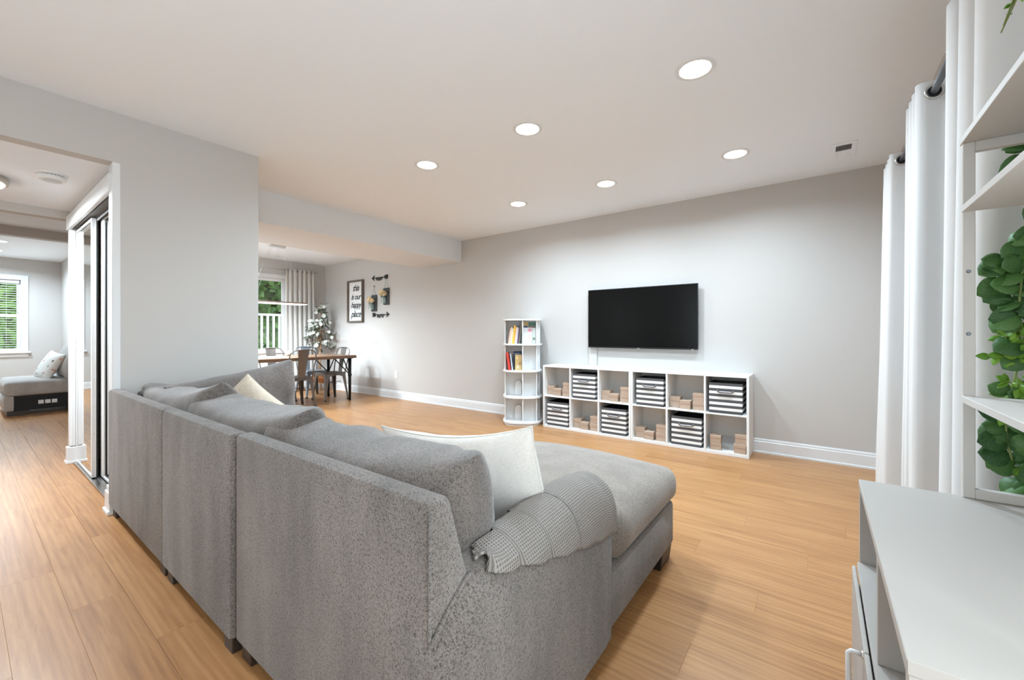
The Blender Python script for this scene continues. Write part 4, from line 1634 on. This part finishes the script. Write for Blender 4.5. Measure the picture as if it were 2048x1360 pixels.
for v, pts in enumerate(vines):
    for k in range(0, 26):
        p = Vector(pts[k])
        zone_bright = 0.965 < p.z < 1.13
        for s_ in range(2):
            side = -1 if (k + s_ + v) % 3 else 1
            dirv = Vector((side * random.uniform(0.5, 1.0), -random.uniform(0.05, 0.35), random.uniform(-0.9, 0.5)))
            pr = 0.3 if zone_bright else 0.72
            if random.random() < pr:
                sz = random.uniform(0.036, 0.056)
                if p.x + dirv.normalized().x * sz < 0.292:
                    sz *= 0.7
                add_leaf('euc', gar, p, dirv, sz, random.uniform(-0.35, 0.35), face=fc())
        if zone_bright or random.random() < 0.3:
            L_ = random.uniform(0.035, 0.065) if zone_bright else 0.028
            d = Vector((random.uniform(-1, 0.5), -random.uniform(0.0, 0.3), random.uniform(-0.4, 0.6))).normalized()
            if p.x + d.x * L_ < 0.315:
                d.x *= 0.4
            wpart('sprig_stem', tube([p, p + d * L_], 0.0012, 5), M_stem, gar)
            for q in range(3 if not zone_bright else 5):
                pp = p + d * L_ * (q + 1) / 5.0
                add_leaf('box', gar, pp, d + Vector((random.uniform(-1, 1), random.uniform(-0.3, 0.1), random.uniform(-1, 1))) * 0.9, random.uniform(0.016, 0.03), random.uniform(-0.5, 0.5), face=fc())

tp = thing('trailing_plant', 'potted plant on the top shelf with a dangling green sprig', 'potted plant', (0.37, 1.10, 1.5462))
obj('pot', lathe([(0.035, 0), (0.045, 0.07), (0.05, 0.075), (0.046, 0.08), (0.044, 0.066)], 24), M_white, tp, auto=0.6)
for k in range(5):
    a = k * 1.3
    pts = [(0, 0, 0.06), (0.02 * math.cos(a), 0.03 + 0.02 * math.sin(a), 0.16), (-0.005 + 0.02 * math.cos(a), 0.09 + 0.01 * k, 0.26), (-0.035 + 0.008 * math.cos(a), 0.17 + 0.004 * k, 0.28), (-0.05 - 0.003 * k, 0.212 + 0.003 * k, 0.235 - 0.012 * k)]
    obj('sprig_stem', tube(pts, 0.0014, 5), M_stem, tp, True)
    for q in range(9):
        f = 1.2 + q * 0.31
        i = min(3, int(f))
        pp = Vector(pts[i]).lerp(Vector(pts[i + 1]), f - i) if i < 4 else Vector(pts[4])
        add_leaf('box', tp, Vector(tp.location) + pp, (random.uniform(-1, 1), random.uniform(-0.3, 0.8), random.uniform(-1, 0.4)), random.uniform(0.012, 0.02), random.uniform(-1, 1))

# ================================================================== DINING ROOM
TX0, TX1, TY0, TY1, TZ = -6.87, -6.07, 2.05, 3.9, 0.735
tab = thing('dining_table', 'long dining table with brown plank top and black pipe legs', 'table', (-6.47, 2.98, 0))
nb = 5
for k in range(nb):
    a = TX0 + (TX1 - TX0) * k / nb
    wpart('plank', box(a + 0.0008, a + (TX1 - TX0) / nb - 0.0008, TY0, TY1, TZ - 0.045, TZ, 0.002), M_table, tab)
for x in (TX0 + 0.075, TX1 - 0.075):
    for y in (TY0 + 0.1, TY1 - 0.075):
        lg = wpart('leg', tube([(x, y, 0), (x, y, 0.30), (x, y, TZ - 0.046)], [0.019, 0.023, 0.026], 12), M_blackmetal, tab, True)
        obj('collar', lathe([(0.026, 0.40), (0.031, 0.405), (0.031, 0.43), (0.026, 0.435)], 14, (x, y, 0)), M_blackmetal, lg)
        obj('flange', lathe([(0.05, TZ - 0.052), (0.05, TZ - 0.0455)], 18, (x, y, 0)), M_blackmetal, lg)
        sy = 1 if y < 3 else -1
        wpart('brace', tube([(x, y, 0.42), (x, y + sy * 0.26, TZ - 0.05)], 0.009, 8), M_blackmetal, tab)
        sx = 1 if x < -6.4 else -1
        wpart('brace', tube([(x, y, 0.42), (x + sx * 0.2, y, TZ - 0.05)], 0.009, 8), M_blackmetal, tab)


def metal_chair(label, loc, rotz, mat, group='metal dining chairs'):
    t = thing('metal_chair', label, 'chair', loc, rotz, group)
    sz = 0.45
    # seat: dished sheet with rolled rim
    n = 10
    bm = rbox(0.37, 0.365, 0.03, 0.014, (10, 10, 2), (0, 0, sz - 0.012), lambda p: Vector((p.x * (1 - 0.06 * (0.5 - p.y / 0.365)), p.y, p.z - (0.008 * (1 - (p.x / 0.19) ** 2) * (1 - (p.y / 0.19) ** 2) if p.z > 0 else 0))))
    obj('seat', bm, mat, t, True)
    # arched aprons
    for s in (-1, 1):
        def arch(w):
            pts = [(-w, 0.435), (w, 0.435)]
            pts += [(w - 0.0, 0.36)]
            for k in range(1, 8):
                a = PI * k / 8
                pts.append((math.cos(a) * (w - 0.03), 0.36 + 0.045 * math.sin(a)))
            pts.append((-w, 0.36))
            return pts
        obj('apron', prism(arch(0.165), 'y', s * 0.172 - 0.002, s * 0.172 + 0.002), mat, t)
        obj('apron', prism(arch(0.155), 'x', s * 0.172 - 0.002, s * 0.172 + 0.002), mat, t)
    for sx in (-1, 1):
        for sy in (-1, 1):
            # folded sheet leg: L section that tapers and splays
            bm = bmesh.new()
            rows = []
            for zz, off, w_ in ((0.44, 0.168, 0.07), (0.36, 0.174, 0.055), (0.2, 0.188, 0.038), (0.0, 0.208, 0.024)):
                cx, cy = sx * off, sy * off
                q = [(cx, cy), (cx - sx * w_, cy), (cx - sx * w_, cy - sy * 0.004), (cx - sx * 0.004, cy - sy * 0.004), (cx - sx * 0.004, cy - sy * w_), (cx, cy - sy * w_)]
                rows.append([bm.verts.new((*c, zz)) for c in q])
            for A, B in zip(rows, rows[1:]):
                for i in range(6):
                    bm.faces.new([A[i], A[(i + 1) % 6], B[(i + 1) % 6], B[i]])
            bm.faces.new(rows[0])
            bm.faces.new(rows[-1][::-1])
            lg = obj('leg', bm, mat, t)
            obj('foot_cap', box(min(sx * 0.182, sx * 0.212), max(sx * 0.182, sx * 0.212), min(sy * 0.182, sy * 0.212), max(sy * 0.182, sy * 0.212), 0.0, 0.018, 0.002), M_black, lg)
    obj('stretcher', multi([(-0.19, 0.19, -0.006, 0.006, 0.27, 0.276), (-0.006, 0.006, -0.19, 0.19, 0.276, 0.282)]), M_blackmetal, t)
    # back hoop (back is at -y)
    hoop = [(-0.165, -0.165, 0.445), (-0.178, -0.185, 0.56), (-0.195, -0.215, 0.72), (-0.185, -0.232, 0.79), (-0.15, -0.242, 0.832), (-0.09, -0.247, 0.848), (0, -0.249, 0.852)]
    hoop = hoop + [(-p[0], p[1], p[2]) for p in hoop[-2::-1]]
    obj('back_hoop', tube(hoop, 0.0085, 10), mat, t, True)
    # splat: one tapered, slightly curved sheet
    bm = bmesh.new()
    rows = []
    for k in range(7):
        f = k / 6
        w_ = 0.052 + 0.028 * f
        y = -0.172 - 0.075 * f ** 1.1
        zz = 0.45 + 0.40 * f
        rows.append([bm.verts.new((x * w_, y - 0.008 * (1 - abs(x)) - o, zz)) for o in (0, 0.003) for x in ((-1, -.5, 0, .5, 1) if o == 0 else (1, .5, 0, -.5, -1))])
    for A, B in zip(rows, rows[1:]):
        for i in range(10):
            bm.faces.new([A[i], A[(i + 1) % 10], B[(i + 1) % 10], B[i]])
    bm.faces.new(rows[0])
    bm.faces.new(rows[-1][::-1])
    obj('splat', bm, mat, t, auto=0.8)
    return t


metal_chair('dark metal chair with its back to the sofa at the dining table', (-6.235, 3.0, 0), PI / 2, M_gun)
metal_chair('metal chair at the table end beside the long grey wall', (-6.515, 3.70, 0), PI, M_gun)
metal_chair('metal chair on the window side, left end of the dining table', (-6.95, 3.06, 0), -PI / 2, M_gun)
metal_chair('bluish metal chair on the window side near the flowering tree', (-7.10, 3.70, 0), -PI / 2, M_gunblue)

ob = obj('table_ornament', lathe([(0.012, 0), (0.032, 0.008), (0.042, 0.03), (0.038, 0.055), (0.022, 0.07), (0.008, 0.072), (0.006, 0.088)], 20, (-6.74, 3.13, TZ + 0.0003)), plain('ornament_cream', (0.6, 0.5, 0.4), 0.6, bump=0.2, bscale=40), None, auto=0.7)
tag(ob, 'small round cream ornament on the dining table', 'ornament')
rn = obj('table_reflection', box(-6.72, -6.3, 2.2, 2.86, TZ + 0.0003, TZ + 0.004, 0.001), plain('reflection_white', (0.8, 0.8, 0.8), 0.4))  # white sheet stands in for the bright reflection on the tabletop
tag(rn, 'white sheet imitating the bright reflection on the dining table near the partition', 'painted reflection')

# pendant: rectangular led ring on wires
pd = thing('pendant_lamp', 'rectangular LED ring pendant hanging over the dining table', 'pendant lamp', (-6.70, 2.95, H))
ZP = 1.555 - H
obj('canopy', box(-0.04, 0.04, -0.105, 0.105, -0.028, -0.0005, 0.003), M_chrome, pd)
rx, ry = 0.13, 0.40
obj('ring', multi([(-rx, rx, -ry, -ry + 0.02, ZP, ZP + 0.022), (-rx, rx, ry - 0.02, ry, ZP, ZP + 0.022), (-rx, -rx + 0.02, -ry + 0.02, ry - 0.02, ZP, ZP + 0.022), (rx - 0.02, rx, -ry + 0.02, ry - 0.02, ZP, ZP + 0.022)]), M_pendbody, pd)
obj('led_strip', multi([(-rx + 0.002, rx - 0.002, -ry + 0.002, -ry + 0.018, ZP - 0.008, ZP), (-rx + 0.002, rx - 0.002, ry - 0.018, ry - 0.002, ZP - 0.008, ZP), (-rx + 0.002, -rx + 0.018, -ry + 0.018, ry - 0.018, ZP - 0.008, ZP), (rx - 0.018, rx - 0.002, -ry + 0.018, ry - 0.018, ZP - 0.008, ZP)]), M_pendled, pd)
for sx in (-1, 1):
    for sy in (-1, 1):
        obj('wire', tube([(sx * 0.025, sy * 0.09, -0.028), (sx * (rx - 0.01), sy * (ry - 0.03), ZP + 0.022)], 0.0014, 5), M_chrome, pd)
l = bpy.data.lights.new('pendant_glow', 'AREA')
l.shape = 'RECTANGLE'
l.size = 2 * rx
l.size_y = 2 * ry
l.energy = 40
l.color = (0.85, 0.96, 1.05)
o = bpy.data.objects.new('pendant_glow', l)
COL.objects.link(o)
o.parent = pd
o.location = (0, 0, ZP - 0.012)
obj('feed_wire', tube([(0, 0, -0.028), (0, 0.0, -0.16)], 0.0016, 5), M_chrome, pd)
obj('junction', box(-0.012, 0.012, -0.03, 0.03, -0.172, -0.16, 0.002), M_chrome, pd)

# dining curtain and rod
dc = curtain('window_curtain', 'off-white curtain panel at the dining window', (-7.87, 3.60), 'y', 0.52, 6, 0.022, 0.038, 2.29, 0.02, M_sheer, 'dining curtains', 1.08)
for k in range(6):
    g = obj('grommet', tube([(0, 0.018 * math.cos(a * PI / 8), 0.018 * math.sin(a * PI / 8)) for a in range(16)], 0.004, 6, closed=True), M_chrome, dc, True)
    g.location = (0.026, 0.04 + k * 0.088, 2.23)
dr = thing('curtain_rod', 'thin metal curtain rod above the dining window', 'curtain rod', (-7.87, 2.15, 2.255))
obj('rod', tube([(0, 0, 0), (0, 2.02, 0)], 0.009, 10), M_chrome, dr, True)
obj('finial', lathe([(0.005, 0), (0.016, 0.01), (0.018, 0.025), (0.004, 0.04)], 14, (0, 2.02, 0), axis='y'), M_chrome, dr, True)
for y in (0.08, 1.99):
    obj('bracket', box(-0.09, 0, y - 0.006, y + 0.006, -0.006, 0.006), M_chrome, dr)

# flowering tree on a stand in the corner
random.seed(5)
TP = Vector((-7.58, 4.10, 0))
tr = thing('artificial_tree', 'potted artificial tree with white blossoms in the dining corner', 'potted plant', TP)
obj('pot', lathe([(0.085, 0.16), (0.12, 0.2), (0.135, 0.3), (0.13, 0.36), (0.122, 0.36), (0.12, 0.33)], 28), M_pot, tr, auto=0.6)
for k in range(3):
    a = k * 2 * PI / 3 + 0.4
    obj('stand_leg', tube([(0.13 * math.cos(a), 0.13 * math.sin(a), 0), (0.1 * math.cos(a), 0.1 * math.sin(a), 0.17)], [0.011, 0.014], 8), M_trunk, tr)
obj('stand_ring', lathe([(0.05, 0.15), (0.11, 0.15), (0.11, 0.165), (0.05, 0.165)], 28), M_trunk, tr)
obj('trunk', tube([(0, 0, 0.33), (0.005, -0.005, 0.7), (-0.004, 0.01, 1.0), (0.0, 0.0, 1.25)], [0.022, 0.019, 0.016, 0.008], 10), M_trunk, tr, True)
tips = []
for k in range(34):
    a = k * 2.4
    z0 = random.uniform(0.85, 1.25)
    rr = random.uniform(0.1, 0.24) * (1.0 if z0 < 1.15 else 0.75)
    dz = random.uniform(-0.3, 0.35)
    p0 = Vector((0, 0, z0))
    p2 = Vector((rr * math.cos(a), rr * math.sin(a), max(0.78, min(1.68, z0 + dz + 0.12))))
    if p2.y + TP.y > YW - 0.06:
        p2.y = YW - 0.06 - TP.y
    p1 = (p0 + p2) / 2 + Vector((0, 0, 0.08))
    obj('branch', tube([p0, p1, p2], [0.006, 0.004, 0.002], 6), M_trunk, tr, True)
    tips.append((p0, p1, p2))
for p0, p1, p2 in tips:
    for q in range(8):
        f = random.uniform(0.2, 1.0)
        p = p1.lerp(p2, f)
        d = Vector((random.uniform(-1, 1), random.uniform(-1, 0.6), random.uniform(-0.8, 0.8)))
        add_leaf('olive', tr, TP + p, d, random.uniform(0.07, 0.11), random.uniform(-1, 1))
    for q in range(2):
        p = p1.lerp(p2, random.uniform(0.35, 1.0)) + Vector((random.uniform(-0.03, 0.05), random.uniform(-0.05, 0.01), random.uniform(-0.04, 0.05)))
        fl = bpy.data.objects.new('blossom', None)
        bmq = bmesh.new()
        ax = Vector((random.uniform(0.2, 1), random.uniform(-1, -0.1), random.uniform(-0.2, 0.6))).normalized()
        e1 = ax.orthogonal().normalized()
        e2 = ax.cross(e1)
        for j in range(5):
            a = 2 * PI * j / 5
            dd = (e1 * math.cos(a) + e2 * math.sin(a))
            sd_ = ax.cross(dd)
            s_ = random.uniform(0.028, 0.04)
            vs = [bmq.verts.new(p), bmq.verts.new(p + dd * s_ * .6 + sd_ * s_ * .5 + ax * s_ * .25), bmq.verts.new(p + dd * s_ * 1.1 + ax * s_ * .4), bmq.verts.new(p + dd * s_ * .6 - sd_ * s_ * .5 + ax * s_ * .25)]
            bmq.faces.new(vs)
        bpy.data.objects.remove(fl)
        ox = obj('blossom', bmq, M_petal, tr)
        sm = ox.modifiers.new('thickness', 'SOLIDIFY')
        sm.thickness = 0.002

# ------------------------------------------------------------------ wall art
sg = thing('framed_sign', 'tall framed sign with black script lettering on the dining wall', 'wall art', (-6.86, YW, 1.29))
SW, SH = 0.245, 0.775
obj('panel', box(-SW + 0.02, SW - 0.02, -0.012, -0.001, 0.02, SH - 0.02), M_paper, sg)
for nm_, b in (('frame_side', (-SW, -SW + 0.03, -0.045, -0.001, 0, SH)), ('frame_side', (SW - 0.03, SW, -0.045, -0.001, 0, SH)), ('frame_rail', (-SW + 0.03, SW - 0.03, -0.045, -0.001, 0, 0.03)), ('frame_rail', (-SW + 0.03, SW - 0.03, -0.045, -0.001, SH - 0.03, SH))):
    obj(nm_, box(*b, bev=0.003), M_frame, sg)
for txt, zz, size in (('this', 0.585, 0.155), ('is our', 0.425, 0.145), ('happy', 0.275, 0.145), ('place', 0.10, 0.165)):
    cu = bpy.data.curves.new('lettering', 'FONT')
    cu.body = txt
    cu.size = size
    cu.shear = 0.35
    cu.align_x = 'CENTER'
    cu.extrude = 0.0006
    cu.offset = 0.0028
    cu.space_character = 0.9
    o = bpy.data.objects.new('lettering', cu)
    dg = bpy.context.evaluated_depsgraph_get()
    COL.objects.link(o)
    bpy.context.view_layer.update()
    me = bpy.data.meshes.new_from_object(o.evaluated_get(bpy.context.evaluated_depsgraph_get()))
    bpy.data.objects.remove(o)
    lo = link('lettering', me, None, sg)
    me.materials.clear()
    me.materials.append(M_ink)
    lo.location = (0, -0.0128, zz)
    lo.rotation_euler = (PI / 2, 0, 0)


def jar_sconce(x, z0, label, nail_dz, seed):
    random.seed(seed)
    t = thing('jar_sconce', label, 'wall sconce', (x, YW, z0), 0, 'jar sconces on boards')
    obj('board', box(-0.075, 0.075, -0.022, -0.001, 0, 0.29, 0.003), M_board, t)
    obj('hanging_wire', tube([(-0.05, -0.012, 0.288), (-0.002, -0.012, 0.29 + nail_dz), (0.05, -0.012, 0.288)], 0.0016, 5), M_blackmetal, t)
    obj('nail', lathe([(0.008, -0.02), (0.008, -0.001)], 10, (0, 0, 0.29 + nail_dz), axis='y'), M_blackmetal, t)
    obj('clamp', tube([(0.05 * math.cos(a * PI / 10), -0.07 + 0.05 * math.sin(a * PI / 10), 0.135) for a in range(20)], 0.003, 6, closed=True), M_blackmetal, t)
    obj('clamp_arm', box(-0.01, 0.01, -0.03, -0.02, 0.128, 0.142), M_blackmetal, t)
    obj('jar', lathe([(0.036, 0.025), (0.044, 0.035), (0.046, 0.11), (0.036, 0.132), (0.036, 0.15)], 20, (0, -0.072, 0)), M_jar, t, auto=0.6)
    for k in range(4):
        a = k * 1.7
        hx, hy, hz = 0.045 * math.cos(a), -0.085 - 0.03 * abs(math.sin(a)), 0.19 + 0.025 * (k % 2)
        st = obj('flower_stem', tube([(0, -0.072, 0.04), (hx, hy, hz)], 0.002, 5), M_stem, t)
        bm = bmesh.new()
        for q in range(36):
            d = Vector((random.gauss(0, 1), random.gauss(0, 1), random.gauss(0, 1))).normalized()
            c = Vector((hx, hy, hz)) + d * 0.034
            e1 = d.orthogonal().normalized() * 0.016
            e2 = d.cross(e1)
            vs = [bm.verts.new(c + e1 + d * 0.003), bm.verts.new(c + e2 + d * 0.003), bm.verts.new(c - e1 + d * 0.003), bm.verts.new(c - e2 + d * 0.003), bm.verts.new(c - d * 0.012)]
            bm.faces.new(vs[:4])
            for i in range(4):
                bm.faces.new([vs[i], vs[(i + 1) % 4], vs[4]])
        fo = obj('flower_head', bm, M_flower, t)
        fo['kind'] = 'stuff'
    return t


jar_sconce(-6.30, 1.475, 'lower wall board with glass jar of cream flowers beside the sign', 0.155, 3)
jar_sconce(-5.955, 1.578, 'higher wall board with glass jar of cream flowers', 0.19, 8)


def arrow(x0, x1, z, label, flip, seed):
    t = thing('metal_arrow', label, 'wall art', ((x0 + x1) / 2, YW, z), 0, 'dark metal wall arrows')
    w_ = (x1 - x0) / 2
    s = -1 if flip else 1
    obj('shaft', tube([(-w_, -0.012, 0), (w_, -0.012, 0)], 0.0065, 8), M_blackmetal, t)
    obj('arrow_head', prism([(s * w_, 0.0), (s * (w_ - 0.075), 0.05), (s * (w_ - 0.055), 0.0), (s * (w_ - 0.075), -0.05)], 'y', -0.015, -0.009), M_blackmetal, t)
    for k in range(3):
        b = -s * (w_ - 0.02 - k * 0.032)
        obj('fletching', prism([(b, 0), (b - s * 0.03, 0.036), (b - s * 0.015, 0.036), (b + s * 0.015, 0), (b - s * 0.015, -0.036), (b - s * 0.03, -0.036)], 'y', -0.015, -0.009), M_blackmetal, t)
    # looping wire ornament under the shaft
    pts = []
    for k in range(60):
        f = k / 59
        pts.append((-0.11 + 0.2 * f + 0.022 * math.sin(f * 26), -0.012, -0.022 + 0.024 * math.cos(f * 26) + 0.01 * math.sin(f * 9 + seed)))
    obj('wire_scroll', tube(pts, 0.0055, 6), M_blackmetal, t, True)
    for y in (-w_ * 0.6, w_ * 0.6):
        obj('peg', lathe([(0.003, -0.012), (0.003, -0.0005)], 6, (y, 0, 0), axis='y'), M_blackmetal, t)


arrow(-6.37, -5.92, 2.06, 'dark metal arrow ornament above the jar sconces', True, 0.4)
arrow(-6.35, -5.88, 1.415, 'dark metal arrow ornament below the jar sconces', False, 2.0)

# ================================================================== FAR ROOM COUCH
fc = thing('far_couch', 'grey chaise couch with black bare side in the far room', 'sofa', (-8.95, 0.76, 0))
FX1, FX0, FY0, FY1 = -8.5, -9.5, 0.36, 1.165
wpart('front_panel', box(FX0, FX1, FY0, FY0 + 0.09, 0.065, 0.262, 0.015, seg=2), M_couch, fc, auto=0.6)
wpart('bare_side', box(FX0 + 0.01, FX1 - 0.012, FY0 + 0.09, FY1, 0.065, 0.255), M_couchblack, fc)
wpart('seat_cushion', rbox(1.02, 0.80, 0.2, 0.05, (18, 18, 6), (-9.0, 0.765, 0.355), puff(0, 0, .51, .4, 0.02)), M_couch, fc, True)
for k in range(3):
    wpart('socket_plate', box(FX1 - 0.012, FX1 - 0.008, 0.66 + k * 0.062, 0.71 + k * 0.062, 0.135, 0.185), M_trim, fc)
wpart('foot', box(FX1 - 0.2, FX1 - 0.02, FY0 + 0.03, FY0 + 0.22, 0, 0.065, 0.003), M_footwood, fc)
wpart('foot', box(FX0 + 0.02, FX0 + 0.1, FY1 - 0.15, FY1 - 0.03, 0, 0.065, 0.003), M_footwood, fc)
wpart('foot', box(FX1 - 0.2, FX1 - 0.06, FY1 - 0.12, FY1 - 0.03, 0, 0.065, 0.003), M_footwood, fc)
c1 = cushion('throw_pillow', 'white floral print pillow on the far room couch', 0.40, 0.40, 0.13, (-8.80, 0.79, 0.635), (math.radians(-24), math.radians(8), math.radians(14)), M_floral, 61.0, 0.004, 0.07, 0.5, 0, None, None, 'far couch pillows')
c2 = cushion('couch_cushion', 'grey back cushion on the far couch behind the floral pillow', 0.8, 0.5, 0.24, (-8.80, 1.0, 0.68), (math.radians(-12), math.radians(2), math.radians(4)), M_couch, 71.0, 0.012, 0.05, 0.45, 0, None, None, 'far couch pillows')

# ================================================================== OUTSIDE
rl = thing('deck_railing', 'white deck railing outside the dining window', 'railing', (-9.3, 3.9, 0.5))
obj('top_rail', box(-0.045, 0.045, -1.7, 1.7, 0.96, 1.0, 0.004), M_rail, rl)
obj('bottom_rail', box(-0.03, 0.03, -1.7, 1.7, 0.2, 0.24, 0.004), M_rail, rl)
bm0 = bpy.data.meshes.new('baluster')
tb = box(-0.018, 0.018, -0.018, 0.018, 0.24, 0.96, 0.003)
bmesh.ops.recalc_face_normals(tb, faces=tb.faces[:])
tb.to_mesh(bm0)
tb.free()
bm0.materials.append(M_rail)
for k in range(29):
    o = bpy.data.objects.new('baluster', bm0)
    COL.objects.link(o)
    o.parent = rl
    o.location = (0, -1.64 + k * 0.117, 0)
for y in (-1.72, 1.72):
    obj('post', box(-0.05, 0.05, y - 0.05, y + 0.05, -0.5, 1.08, 0.004), M_rail, rl)
struct(obj('ground_deck', box(-10.2, -8.06, 1.4, 6.5, -0.2, -0.04), plain('deck_boards', (0.3, 0.27, 0.24), 0.8)), 'wooden deck outside the dining window')
tarp = obj('blue_tarp', prism([(3.62, 1.12), (3.80, 1.12), (3.80, 1.24), (3.62, 1.22)], 'x', -9.62, -9.60), M_bluecloth)
tag(tarp, 'small blue banner beyond the deck railing', 'banner')
bpy.data.objects.remove(tarp)


def tree(loc, rad, n, label, seed, trunk_h):
    random.seed(seed)
    t = thing('leafy_tree', label, 'tree', (loc[0], loc[1], -3.0), 0, 'trees outside the windows')
    vs, fs = [], []
    blobs = [(Vector((random.gauss(0, .45) * rad[0], random.gauss(0, .45) * rad[1], random.gauss(0, .45) * rad[2])), random.uniform(.35, .6)) for k in range(30)]
    for k in range(n):
        c, br = random.choice(blobs)
        d = Vector((random.gauss(0, 1), random.gauss(0, 1), random.gauss(0, 1))).normalized()
        p = c + Vector((d.x * rad[0], d.y * rad[1], d.z * rad[2])) * br * random.uniform(.75, 1.0)
        p.z += loc[2] + 3.0
        s = random.uniform(.10, .2)
        nrm = (d + Vector((random.gauss(0, .6), random.gauss(0, .6), random.gauss(0, .6)))).normalized()
        e1 = nrm.orthogonal().normalized()
        a = random.uniform(0, 6.28)
        e2 = nrm.cross(e1)
        u = (e1 * math.cos(a) + e2 * math.sin(a)) * s
        v = nrm.cross(u) * 0.55
        i = len(vs)
        vs += [p - u, p + v, p + u, p - v]
        fs.append((i, i + 1, i + 2, i + 3))
    me = bpy.data.meshes.new('foliage')
    me.from_pydata([tuple(q) for q in vs], [], fs)
    me.materials.append(M_tree)
    fo = link('foliage', me, None, t)
    fo['kind'] = 'stuff'
    obj('trunk', tube([(0, 0, 0), (0.1, 0.05, trunk_h * .5), (0, 0, trunk_h)], [0.22, 0.17, 0.1], 10), M_footwood, t, True)


tree((-12.6, 6.0, 1.9), (1.3, 1.9, 2.0), 22000, 'green leafy tree seen through the dining window', 11, 4.6)
tree((-14.6, 0.9, 1.5), (1.2, 1.15, 1.9), 20000, 'green leafy tree seen through the far room window', 12, 4.4)
tree((-14.2, -3.2, 1.4), (1.2, 1.15, 1.9), 16000, 'second green leafy tree left of the far room window view', 13, 4.4)
